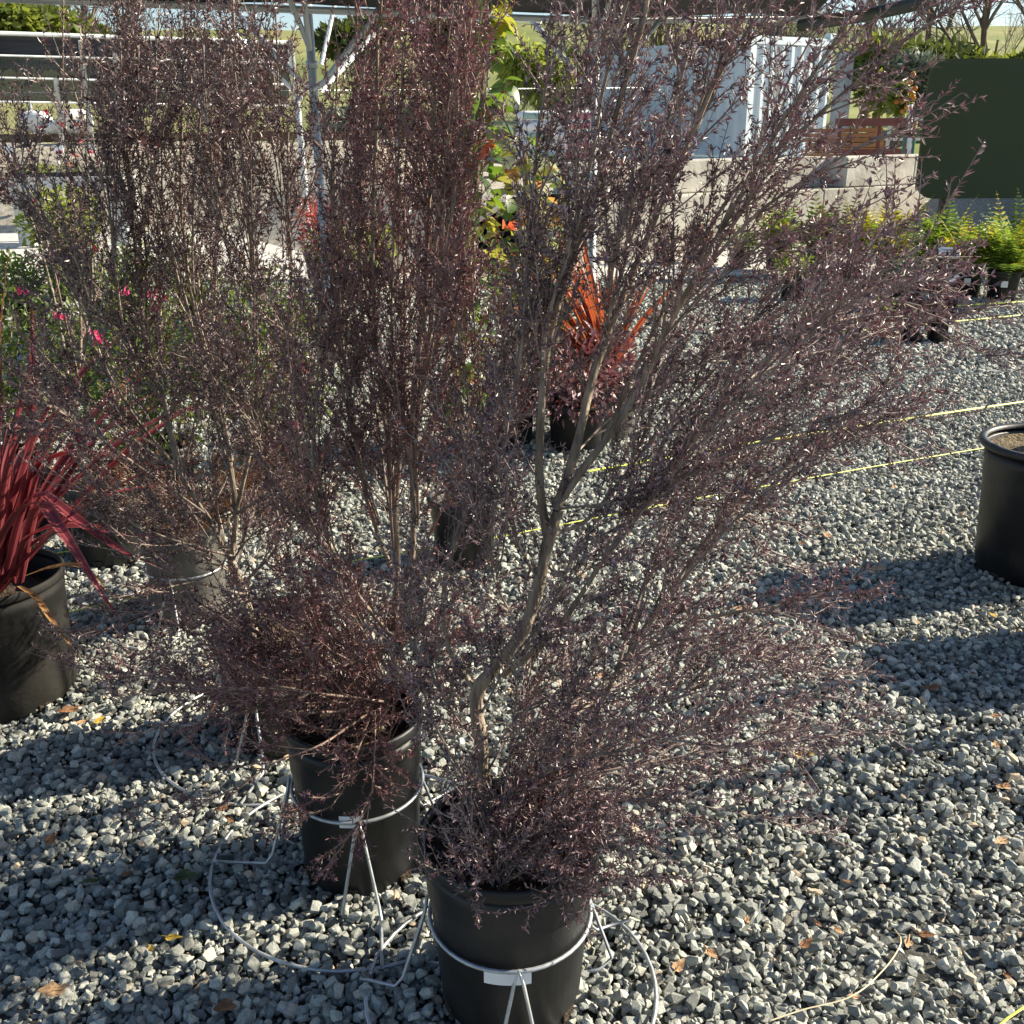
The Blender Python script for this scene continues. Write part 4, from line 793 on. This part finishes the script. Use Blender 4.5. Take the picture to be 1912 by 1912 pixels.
for u, v, s, mk, lb, lab in [(100, 1850, .030, 'dead_tan', 5, 'pale orange dead leaf near the bottom left corner'), (420, 1880, .026, 'dead_brown', 3, 'brown curled leaf near the bottom edge, left of the nearest pot'), (1385, 1135, .034, 'dead_tan', 7, 'pale tan oak leaf at the tip of the large pot shadow'), (345, 1638, .030, 'dead_green', 3, 'dark green three pointed leaf inside the second stand ring'),
        (172, 1645, .022, 'dead_green', 2, 'olive oval leaf on shaded gravel at left'), (95, 1568, .022, 'dead_brown', 3, 'rust brown curled leaf in the sunlit patch at left'), (1740, 1285, .034, 'dead_brown', 5, 'brown leaf in the shade near the right edge'), (1870, 1572, .024, 'dead_tan', 3, 'tan curled leaf near the right edge, lower gravel'),
        (1120, 1262, .024, 'dead_tan', 5, 'tan leaf right of the nearest trunk'), (130, 1326, .032, 'dead_brown', 5, 'brown leaf beside the cordyline pot'), (1730, 1745, .020, 'dead_brown', 3, 'dark red brown leaf at lower right'), (1245, 945, .026, 'dead_tan', 5, 'tan leaf beside the long yellow string'),
        (1545, 1000, .030, 'dead_tan', 5, 'pale leaf on open gravel above the large shadow'), (1640, 1062, .036, 'dead_tan', 5, 'broad tan leaf at the upper edge of the large shadow'), (1500, 1410, .028, 'dead_yellow', 2, 'straw yellow leaf on gravel at right centre'), (185, 1345, .02, 'dead_yellow', 2, 'yellow leaf in front of the cordyline pot'),
        (1855, 1148, .018, 'dead_yellow', 3, 'yellow leaf by the large pot shadow'), (415, 1510, .02, 'dead_brown', 3, 'brown leaf under the second stand ring')]: litter(u, v, s, mk, lb, lab)
for k in range(46):
    u = r_.uniform(1150, 1900) if r_.random() < .7 else r_.uniform(10, 800); v = r_.uniform(720, 1890)
    litter(u, v, r_.uniform(.010, .020), ('dead_brown', 'dead_brown', 'dead_tan', 'dead_yellow' if k < 16 else 'dead_tan')[k % 4], 3, 'small %s dry leaf scattered on the gravel' % ('brown', 'brown', 'tan', 'yellow' if k < 16 else 'tan')[k % 4], 'small %s dry leaves scattered on the gravel' % ('brown', 'brown', 'tan', 'yellow' if k < 16 else 'tan')[k % 4], k)
m = MB(); C = spline(np.array([G(u, v, .035) for u, v in ((1440, 1905), (1500, 1885), (1590, 1860), (1650, 1810), (1682, 1760), (1670, 1735))]), .01); m.tubes(C, np.full(len(C), .0016), 4); solo('dry_stalk', m, MT['straw'], 'thin curved straw stalk on the gravel at lower right', 'stalk', C[0])
m = MB(); C = spline(np.array([G(u, v, .035) for u, v in ((1590, 1080), (1610, 1050), (1600, 1020))]), .01); m.tubes(C, np.full(len(C), .0018), 4); solo('dry_stalk', m, MT['straw'], 'short straw stalk above the large pot shadow', 'stalk', C[0])

# ------------------------------------------------------------------ steel shade canopy in the middle distance
def pipe(parent, pts, r, nm, material=None, sides=10):
    m = MB(); m.tubes(np.array(pts, float), np.full(len(pts), r), sides); return obj(nm, m, material or MT['galv'], parent, True)
cP = D(590, 200, 10.6); zb0 = 0; t = thing('shade_canopy', 'galvanised shade canopy with dark cloth roof and braced posts behind the tea trees', 'shade structure', (cP[0], cP[1], 0))
YC_ = 10.6; zb = D(800, 40, YC_)[2]
for u in (598, 1108):
    YC_ = 10.6 if u > 1000 else 9.62; x = D(u, 350, YC_)[0]; pipe(t, [(x, YC_, -.05), (x, YC_, zb + .5)], .038, 'post')
    for s in (-1, 1):
        pipe(t, [(x, YC_ - .02, zb - .62), (x + s * .10, YC_ - .02, zb - .56), (x + s * .62, YC_ - .02, zb + .02)], .026, 'brace')
        pipe(t, [(x, YC_ - .04, zb - .30), (x + s * .06, YC_ - .5, zb + .06), (x + s * .1, YC_ - 1.0, zb + .42)], .024, 'brace')
    m = MB(); m.lathe([(.038, -.03), (.052, -.03), (.052, .03), (.038, .03)], (x, YC_, zb - .42), 12); obj('collar', m, MT['galv'], t, True)
YC_ = 10.6; xl, xr = D(-150, 20, YC_ - 2.2)[0], D(1520, 40, YC_)[0]
pipe(t, [(xl, YC_ - 2.2, zb), (D(1108, 50, YC_)[0], YC_ + .06, zb), (xr, YC_ + .06, zb)], .030, 'beam')
pipe(t, [(xl, YC_ - 4.6, zb + .42), (xr, YC_ - 2.6, zb + .42)], .030, 'beam')
m = MB(); nx, ny = 70, 14; X, S_ = np.meshgrid(np.linspace(xl, xr, nx), np.linspace(0, 1, ny)); Zc = zb + .035 + .42 * S_ - .03 * np.abs(np.sin(X * 1.1)) * np.sin(S_ * 3.14) + .008 * wave(X, S_ * 3, .3, 6)
i = np.arange(nx * ny).reshape(ny, nx); m.add(np.stack([X, YC_ + .06 - 2.7 * S_ - 2.26 * np.clip((D(1108, 50, YC_)[0] - X) / (D(1108, 50, YC_)[0] - xl), 0, 1), Zc], -1), np.stack([i[:-1, :-1], i[:-1, 1:], i[1:, 1:], i[1:, :-1]], -1).reshape(-1, 4)); obj('roof_cloth', m, MT['cloth'], t, True)
a0, a1 = D(1495, 47, YC_ - .5), D(1750, -2, YC_ - 1.6); pipe(t, [a0, (a0 + a1) / 2 + [0, 0, -.02], a1], .055, 'roller_tube', MT['tube'])
pipe(t, [D(600, 120, YC_ + .5), D(628, -5, YC_ + .5)], .022, 'brace')

# left frame with shade screens
YF = 20.0; cF = D(300, 240, YF); t = thing('screen_frame', 'long pipe frame hung with grey shade screens on the bank at left', 'shade structure', (cF[0], cF[1], D(300, 250, YF)[2]))
rails = [((-120, 58), (545, 80)), ((-120, 100), (540, 118)), ((-120, 142), (540, 158)), ((-120, 188), (540, 198))]
for (a, b) in rails: pipe(t, [D(*a, YF), D(*b, YF)], .036 if a[1] == 58 else .020, 'rail', sides=8)
for k in range(3):
    A, B, C_, D_ = D(*rails[k][0], YF + .05), D(*rails[k][1], YF + .05), D(*rails[k + 1][1], YF + .05), D(*rails[k + 1][0], YF + .05)
    m = MB(); m.add([A, B, C_, D_] + [p + np.array([0, .01, 0]) for p in (A, B, C_, D_)], [[0, 1, 2, 3], [7, 6, 5, 4], [0, 4, 5, 1], [1, 5, 6, 2], [2, 6, 7, 3], [3, 7, 4, 0]]); obj('screen_panel', m, MT['cloth'] if k == 0 else MT['screen'], t)
for u0, u1, v0 in ((150, 172, 75), (214, 232, 98), (104, 116, 146), (-20, -2, 62)): pipe(t, [D(u0, v0, YF - .06), D(u1, 268, YF - .06)], .045, 'post', sides=8)
cG = D(560, 300, 14); t = thing('frame_end', 'slanted galvanised pipe post with a diagonal brace beside the canopy post', 'shade structure', (cG[0], cG[1], 0))
pipe(t, [D(541, 76, 14.5), D(556, 200, 14.5), D(574, 400, 14.5), D(580, 470, 14.5)], .042, 'post'); pipe(t, [D(415, 40, 14.5), D(480, 105, 14.5), D(565, 185, 14.5)], .028, 'brace'); pipe(t, [D(600, 170, 14.4), D(700, 62, 14.4)], .036, 'brace')

# chain link fence behind
YN = 24.5; t = thing('chain_link_fence', 'grey chain link fence along the top of the bank', 'fence', (-5, YN, 1.2))
m = MB(); x0, x1, z0, z1 = -16., 3., 1.1, 2.5; xs = np.arange(x0, x1, .11); h = z1 - z0
for s in (1, -1):
    P = np.stack([np.stack([xs, np.full(len(xs), YN + .01 * s), np.full(len(xs), z0)], -1), np.stack([xs + s * h * .8, np.full(len(xs), YN + .01 * s), np.full(len(xs), z1)], -1)], 1); m.tubes(P, np.full((len(xs), 2), .005), 3, False)
obj('netting', m, MT['netting'], t, kind='stuff')
for x in np.arange(x0, x1 + .1, 2.7): pipe(t, [(x, YN, .9), (x, YN, z1 + .05)], .03, 'post', sides=7)
pipe(t, [(x0, YN, z1), (x1, YN, z1)], .016, 'rail', sides=7)
m = MB(); m.box((-7, 22.2, D(200, 252, 22.2)[2] - .05), (16, .10, .16)); solo('timber_edge', m, MT['trunk'], 'long brown timber edging along the top of the bank', 'edging', (-7, 22.2, 1.4))

# ------------------------------------------------------------------ sacks
def sack(c, sx, sy, sz, rot, lab, group, printm=None, seed=0):
    r = np.random.default_rng(seed); nu, nv = 24, 12; u = np.linspace(0, 2 * math.pi, nu, endpoint=False); v = np.linspace(-math.pi / 2, math.pi / 2, nv); U, V = np.meshgrid(u, v)
    sp = lambda a, e: np.sign(a) * np.abs(a) ** e
    X = sx * .5 * sp(np.cos(V), .55) * sp(np.cos(U), .5); Y = sy * .5 * sp(np.cos(V), .55) * sp(np.sin(U), .6); Z = sz * .5 * sp(np.sin(V), .8)
    w = 1 + .07 * wave(X * 3, Y * 3 + Z * 4, .5, seed); P = np.stack([X * w, Y * w, Z * w], -1); cs, sn = math.cos(rot), math.sin(rot); P = np.stack([P[..., 0] * cs - P[..., 1] * sn, P[..., 0] * sn + P[..., 1] * cs, P[..., 2]], -1) + np.array(c)
    i = np.arange(nu * nv).reshape(nv, nu); nx = np.roll(i, -1, 1); m = MB(); m.add(P, np.stack([i[:-1], nx[:-1], nx[1:], i[1:]], -1).reshape(-1, 4))
    o = solo('sack', m, MT['bag'], lab, 'sack', c, group, True)
    if printm:
        me = o.data; me.materials.append(MT[printm])
        for p in me.polygons:
            if p.normal.y < -.2 and abs(p.center.z) < sz * .28 and abs(p.center.x) < sx * .32: p.material_index = 1
    return o
YS = 22.0
for k, (u, v, w, h, lab) in enumerate([(68, 228, .62, .40, 'white sack lying at the left end of the bank top'), (98, 238, .5, .25, 'small white sack leaning on the leftmost sack'), (140, 226, .6, .46, 'plump white sack second from left on the bank')]):
    sack(D(u, v, YS), w, .5, h, .2 * k, lab, 'white sacks on the bank', None, k)
for k in range(4): sack(D(230, 240 - k * 13, YS), .62, .45, .2, .05 * k, ('lowest', 'second', 'third', 'topmost')[k] + ' pink printed white sack in the small stack on the bank', 'white sacks on the bank', 'bag_pink' if k in (1, 3) else None, 20 + k)
YP = 18.4; base = D(1045, 300, YP)
for k in range(5): 
    for j, (u, pm) in enumerate(((1005, 'bag_green'), (1078, 'bag_pink'))):
        p = D(u, 296, YP); sack((p[0], YP, p[2] + .07 + k * .15), .74, .5, .19, r_.normal(0, .06), ('lowest', 'second lowest', 'middle', 'second highest', 'topmost')[k] + (' green printed sack in the pallet stack behind the yellow vine' if j == 0 else ' pink printed sack in the pallet stack right of the green sacks'), 'printed sacks stacked on a pallet', pm if k % 2 == 0 or j else None, 40 + k * 2 + j)
t = thing('pallet', 'wooden pallet under the stack of printed sacks', 'pallet', (base[0], YP, base[2] - .1))
for dx in (-.7, 0, .7):
    m = MB(); m.box((base[0] + dx, YP, base[2] - .09), (.1, .8, .10)); obj('bearer', m, MT['trunk'], t)
for dy in (-.36, -.18, 0, .18, .36):
    m = MB(); m.box((base[0], YP + dy, base[2] - .028), (1.6, .12, .022)); obj('plank', m, MT['trunk'], t)
m = MB(); m.box((base[0], YP + .3, (base[2] - .14) / 2 - .02), (2.4, 1.8, base[2] - .14 + .1)); solo('concrete_slab', m, MT['concrete'], 'concrete block under the pallet of sacks', 'block', (base[0], YP + .3, 0))

# ------------------------------------------------------------------ display bench at left with seedlings
YT = 16.5; t = thing('display_bench', 'pale weathered bench with thick legs at left, holding seedlings', 'bench', (*D(120, 330, YT)[:2], 0)); zt = D(120, 330, YT)[2]
xa, xb = D(15, 330, YT)[0], D(225, 330, YT)[0]
for k in range(5):
    m = MB(); m.box(((xa + xb) / 2, YT + k * .19, zt - .02), (xb - xa + .1, .17, .04)); obj('plank', m, MT['wood'], t)
m = MB(); m.box(((xa + xb) / 2, YT - .115, zt - .09), (xb - xa + .12, .04, .17)); obj('apron', m, MT['wood'], t)
for x in (xa + .14, xb - .1):
    for dy in (0, .75):
        m = MB(); m.box((x, YT + dy, (zt - .05) / 2 - .02), (.24 if dy == 0 else .1, .1, zt - .03)); obj('leg', m, MT['wood'], t)
for k, (u, lm, lab) in enumerate([(30, 't_mid', 'green seedlings at the left end of the display bench'), (70, 't_lime', 'yellow green seedlings on the display bench'), (120, 't_mid', 'green seedlings at the middle of the display bench'), (180, 't_olive', 'grey seedlings at the right end of the display bench')]):
    x = D(u, 330, YT)[0]; c = np.array([x, YT + .2, zt]); tt = thing('seedling_tray', lab, 'seedlings', c, 'seedling trays on the display bench'); m = MB(); m.box(c + [0, 0, .03], (.34, .3, .06)); obj('tray', m, MT['plastic'], tt); leafy(tt, c, .19, .06, .05, 260, MT[lm], .045, r_, .6, 5)
    if k in (0, 2, 3):
        m = MB(); m.tubes(np.array([c + [-.1, -.1, .05], c + [-.08, -.1, .35]]), np.full(2, .008), 4); m.box(c + [-.07, -.11, .40], (.16, .01, .11)); solo('plant_tag', m, MT['paper'], 'white tag standing in the ' + lab.split(' on ')[0].split(' at ')[0] + (' near the left end', '', ' mid bench', ' near the right end')[k], 'sign', c, 'white tags on the display bench')

# ------------------------------------------------------------------ retaining wall of cast blocks, container and yard behind
wl_ = np.linalg.norm(W1 - W0); ang = math.atan2(wd[1], wd[0])
t = thing('block_wall', 'retaining wall of large cast concrete blocks below the container', 'wall', W0)
def block(s0, s1, z0, z1, off, d=.6):
    g = .008; c = W0 + wd * (s0 + s1) / 2 - wn_ * (off + d / 2) * 1.0 + np.array([0, 0, (z0 + z1) / 2])
    me = bpy.data.meshes.new('block'); mb = MB(); mb.box(c, (s1 - s0 - g, d, z1 - z0 - g), ang); o = obj('block', mb, MT['concrete'], t)
    bv = o.modifiers.new('bevel', 'BEVEL'); bv.width = .018; bv.segments = 2
edges = np.linspace(0, wl_ + 3.0, 8)
for a, b in zip(edges[:-1], edges[1:]): block(a, b, -.1, .78, 0)
e2 = edges[:-1] + .45
for k, (a, b) in enumerate(zip(e2[:-1], e2[1:])): block(a, b, .78, 1.22, .40 if b < wl_ - 1.2 else .02)
# container
cc = D(1388, 305, 24.0); ex = nrm(np.array([.86, .5, 0])); ey = nrm(np.array([-.5, .86, 0])); zc0, hC = cc[2] - .02, 2.6
t = thing('shipping_container', 'pale blue corrugated shipping container standing above the block wall', 'container', (cc[0], cc[1], zc0)); C0 = np.array([cc[0], cc[1], zc0])
def corr(o, ax, L, h, pitch, depth, nout, nm):
    n = int(L / pitch); xs = []; ds = []
    for k in range(n):
        for f_, d_ in ((0, 0), (.3, 0), (.45, 1), (.85, 1)): xs.append((k + f_) * pitch); ds.append(d_ * depth)
    xs.append(n * pitch); ds.append(0); xs = np.array(xs) * L / (n * pitch); ds = np.array(ds); A = o + np.outer(xs, ax) - np.outer(ds, nout); v = np.concatenate([A, A + [0, 0, h]]); k = len(xs); i = np.arange(k - 1)
    m = MB(); m.add(v, np.stack([i, i + 1, i + 1 + k, i + k], -1)); return obj(nm, m, MT['container'], t)
nE = np.array([ex[1], -ex[0], 0]); nS = -ex
corr(C0 + ex * .1 + [0, 0, .16] + ey * .02, ex, 2.24, hC - .32, .28, .045, nE, 'end_panel')
corr(C0 + ey * .1 + [0, 0, .16] + ex * .02, ey, 5.86, hC - .32, .28, .03, nS, 'side_panel')
def cbox(o, sx, sy, sz, nm): m = MB(); m.box(o + ex * sx / 2 + ey * sy / 2 + np.array([0, 0, sz / 2]), (sx, sy, sz), math.atan2(ex[1], ex[0])); return obj(nm, m, MT['container'], t)
for a in (0, 2.34):
    for b in (0, 5.96): cbox(C0 + ex * a + ey * b, .1, .1, hC, 'corner_post'); cbox(C0 + ex * (a - .02) + ey * (b - .02) + [0, 0, hC], .16, .16, .12, 'corner_casting')
for z in (0, hC - .15):
    cbox(C0 + ex * .1 + [0, 0, z] + ey * .005, 2.24, .08, .15, 'end_rail'); cbox(C0 + ey * .1 + [0, 0, z] + ex * .005, .08, 5.86, .15, 'side_rail')
m = MB(); rf = [C0 + ex * a + ey * b + np.array([0, 0, hC - .01 + c_]) for c_ in (0, .02) for a, b in ((.02, .02), (2.42, .02), (2.42, 6.04), (.02, 6.04))]; m.add(rf, [[0, 3, 2, 1], [4, 5, 6, 7], [0, 1, 5, 4], [1, 2, 6, 5], [2, 3, 7, 6], [3, 0, 4, 7]]); obj('roof', m, MT['container'], t)
# grey slab leaning at the container end, lumber, frame and pipes
q = D(1560, 290, 23.2); m = MB(); m.box(q + [0, 0, 1.0], (.16, .5, 2.05), .2); obj('door', m, MT['container_dk'], t, label='grey door edge swung open')
q = D(1600, 280, 20.5); t = thing('lumber_stack', 'stack of orange brown boards on the terrace right of the container', 'lumber', q - [0, 0, .35])
for k in range(9):
    for j in range(2):
        m = MB(); m.box(q + [.05 - .62 + j * .62 + r_.normal(0, .03), r_.normal(0, .02), -.33 + k * .085], (.60, .8, .07)); obj('board', m, MT['lumber'], t)
t = thing('steel_rack', 'red brown steel rack with two long rails behind the block wall', 'rack', D(1630, 295, 19.6))
for v in (228, 285): 
    m = MB(); A = D(1560, v, 19.6); B = D(1705, v, 19.6); m.box((A + B) / 2, (B[0] - A[0], .06, .13)); obj('rail', m, MT['rust'], t)
for u in (1566, 1640, 1690):
    m = MB(); A = D(u, 225, 19.66); B = D(u, 298, 19.66); m.box((A + B) / 2, (.05, .05, A[2] - B[2])); obj('post', m, MT['rust'], t)
for u, v0, v1, k, lab, r0 in ((1697, 195, 283, 'pvc', 'white vertical pipe standing behind the block wall', .035), (1686, 240, 280, 'teal', 'slim green post left of the white pipe', .025), (1704, 250, 282, 'teal', 'short green post right of the white pipe', .025)):
    A, B = D(u, v1 + 8, 18.6), D(u + 4, v0, 18.6); m = MB(); m.tubes(np.array([A, B]), np.full(2, r0), 10); solo('pipe', m, MT[k], lab, 'pipe', A)
m = MB(); A = D(1720, 222, 26); m.box(A, (1.6, .08, .07)); m.box(A + [0, 0, -.45], (1.6, .08, .07)); 
for dx in (-.7, -.2, .3, .75): m.box(A + [dx, .08, -.4], (.07, .07, .9))
solo('timber_rail_fence', m, MT['wood'], 'weathered timber rail fence beyond the white pipe', 'fence', A)

# dark green board on posts above the gravel heap
YG = 12.6; A, B = D(1738, 110, YG), D(1738, 371, YG); cx = A[0] + .98; hh = A[2] - B[2]; cz = (A[2] + B[2]) / 2
t = thing('sign_board', 'large blank dark green board with rounded corners at the right edge', 'sign', (cx, YG, B[2] - .3))
rr = .22; pts = []
for sx, sz, a0 in ((1, 1, 0), (-1, 1, 90), (-1, -1, 180), (1, -1, 270)):
    for k in range(7): a = R(a0 + k * 15); pts.append((cx + sx * (.98 - rr) + rr * math.cos(a), cz + sz * (hh / 2 - rr) + rr * math.sin(a)))
pts = np.array(pts); k = len(pts); m = MB(); V = np.concatenate([np.stack([pts[:, 0], np.full(k, y), pts[:, 1]], -1) for y in (YG - .02, YG + .02)]); i = np.arange(k); j = (i + 1) % k
m.add(np.vstack([V, [[cx, YG - .02, cz], [cx, YG + .02, cz]]]), np.stack([i, j, j + k, i + k], -1), np.concatenate([np.stack([j, i, 0 * i + 2 * k], -1), np.stack([i + k, j + k, 0 * i + 2 * k + 1], -1)])); obj('board', m, MT['sign'], t)
for dx in (-.6, .6): m = MB(); m.box((cx + dx, YG + .06, cz - .35), (.08, .08, hh + .5)); obj('post', m, MT['sign'], t)

# ------------------------------------------------------------------ trees and bushes behind
def crown_tree(name, lab, u, vb, Y, vt, wpx, lm, size, n, seed, trunk_v=None, group='trees behind the yard', lobes=9, weep=0.0, trunk_r=.12, cat='tree'):
    r = np.random.default_rng(seed); base = D(u, vb, Y); top = D(u, vt, Y); h = top[2] - base[2]; w = wpx / F * Y * .5; t = thing(name, lab, cat, base, group)
    ch = h * (.80 if trunk_v is None else 1) ; z0 = h * .2
    if trunk_v is not None: z0 = D(u, trunk_v, Y)[2] - base[2]
    m = MB(); P = np.array([base - [0, 0, .2], base + [.05 * w, 0, z0 * .6 + .1], base + [0, 0, z0 + (h - z0) * .55]]); C = spline(P, .2); m.tubes(C, np.linspace(trunk_r, trunk_r * .4, len(C)), 8); obj('trunk', m, MT['trunk'], t, True)
    cc_ = base + np.array([0, 0, z0 + (h - z0) * .5]); lo = nrm(r.normal(size=(lobes, 3))) * r.uniform(.3, .7, (lobes, 1)) * [w, w, (h - z0) / 2]; rs = r.uniform(.32, .55, lobes)
    m = MB(); b = np.tile(C[-1] - [0, 0, (h - z0) * .3], (lobes, 1)); tp = cc_ + lo; m.tubes(np.stack([b, (b + tp) / 2 + r.normal(0, .1 * w, (lobes, 3)), tp], 1), np.array([.4, .25, .08])[None] * trunk_r, 5, False); obj('limbs', m, MT['trunk'], t, True)
    k = r.integers(0, lobes, n); d = nrm(r.normal(size=(n, 3))); q = r.random(n) ** .5 * rs[k]; Pp = cc_ + lo[k] + d * q[:, None] * [w, w, (h - z0) / 2]
    if weep: Pp[:, 2] -= weep * h * r.random(n) ** 2 * .4
    L = size * r.uniform(.6, 1.4, n); dd = nrm(d + r.normal(0, .8, (n, 3)) - [0, 0, weep * 3]); m = MB(); m.leaves(Pp, dd, L, L * (.5 if not weep else .28), fold=.15); tag(obj('crown', m, lm, t), kind='stuff'); return t
crown_tree('lime_tree', 'bright yellow green weeping tree beyond the canopy, thin brown trunk', 1004, 262, 25, 40, 150, MT['t_lime'], .26, 3800, 51, 175, weep=.5, trunk_r=.09)
crown_tree('evergreen_tree', 'dark evergreen tree with a visible trunk behind the canopy brace', 690, 235, 30, 35, 190, MT['t_dark'], .3, 3600, 52, 120, trunk_r=.12)
crown_tree('evergreen_tree', 'wide olive green tree filling the top left corner', 50, 150, 34, 12, 300, MT['t_mid'], .36, 5200, 53, group='trees behind the yard')
crown_tree('evergreen_tree', 'dark tree behind the vine column', 860, 250, 32, 25, 190, MT['t_dark'], .3, 4000, 54)
crown_tree('evergreen_tree', 'dark green hedge tree with orange fruit between lime tree and container', 1085, 270, 30, 90, 150, MT['t_dark'], .28, 3200, 55)
crown_tree('olive_tree', 'grey green olive tree right of the container', 1700, 250, 27, 100, 150, MT['t_olive'], .2, 4200, 56)
crown_tree('citrus_tree', 'small citrus tree with orange fruit in front of the olive tree', 1676, 235, 25, 160, 44, MT['t_mid'], .14, 1300, 57, trunk_r=.05)
crown_tree('leafy_tree', 'bright green tree behind the olive tree, above the green board', 1790, 200, 34, 72, 150, MT['t_mid'], .28, 3200, 58)
crown_tree('leafy_tree', 'dark bushy tree behind the olive tree at the container end', 1630, 250, 31, 75, 170, MT['t_mid'], .28, 3600, 59)
crown_tree('shrub', 'low green hedge shrub at the foot of the hill behind the canopy post', 640, 262, 26, 205, 130, MT['t_olive'], .2, 1600, 60, cat='shrub', group='shrubs at the foot of the hill', trunk_r=.04)
crown_tree('shrub', 'low dark hedge shrub behind the vine column', 760, 262, 26, 200, 140, MT['t_dark'], .2, 1600, 61, cat='shrub', group='shrubs at the foot of the hill', trunk_r=.04)
r6 = np.random.default_rng(66)
for k, (u, v, Y, h, lab) in enumerate([(1610, 235, 36, 9.5, 'bare tree with grey brown twigs above the container end'), (1720, 235, 40, 11, 'bare tree with dense twigs above the olive tree'), (1840, 235, 38, 10, 'bare tree behind the green board'),
        (1930, 235, 42, 11, 'bare tree at the right edge behind the green board'), (190, 200, 38, 7.5, 'bare slim tree above the left screens'), (1250, 235, 44, 9, 'bare tree behind the container roof'), (1450, 235, 44, 10, 'bare tree behind the corrugated container end'), (1130, 235, 40, 8, 'bare tree behind the right canopy post')]):
    b = D(u, v, Y); t = thing('bare_tree', lab, 'tree', b, 'bare winter trees behind the yard'); bare_tree(t, b - [0, 0, .3], h * .5, .16, np.random.default_rng(70 + k), 4, .6, 6, first=.15, lean=(r6.normal(0, .08), 0))
crown_tree('leafy_tree', 'wide dark tree filling the gap behind the bare trees at right', 1690, 240, 33, 78, 260, MT['t_dark'], .3, 4200, 81)
crown_tree('leafy_tree', 'dull green tree behind the container', 1290, 235, 40, 70, 220, MT['t_dark'], .32, 3200, 82)
crown_tree('leafy_tree', 'olive green tree at far right beyond the board', 1890, 240, 36, 85, 190, MT['t_mid'], .3, 3200, 83)
crown_tree('evergreen_tree', 'olive green tree on the hill left of the slim bare tree', 110, 120, 40, 22, 200, MT['t_mid'], .36, 3800, 84)
for o in list(bpy.data.objects):
    if o.get('label', '').startswith(('small citrus', 'dark green hedge tree')):
        c = np.array(o.location); w = .25 if 'citrus' in o['label'] else .9
        for k in range(12):
            p = c + [r6.uniform(-w, w), -w * r6.uniform(.7, 1.1), r6.uniform(.3, 1.2)]; m = MB(); m.lathe([(0.001, -.06), (.045, -.04), (.06, 0), (.045, .04), (.001, .06)], p, 8); obj('fruit', m, MT['vine_o'], o, True)
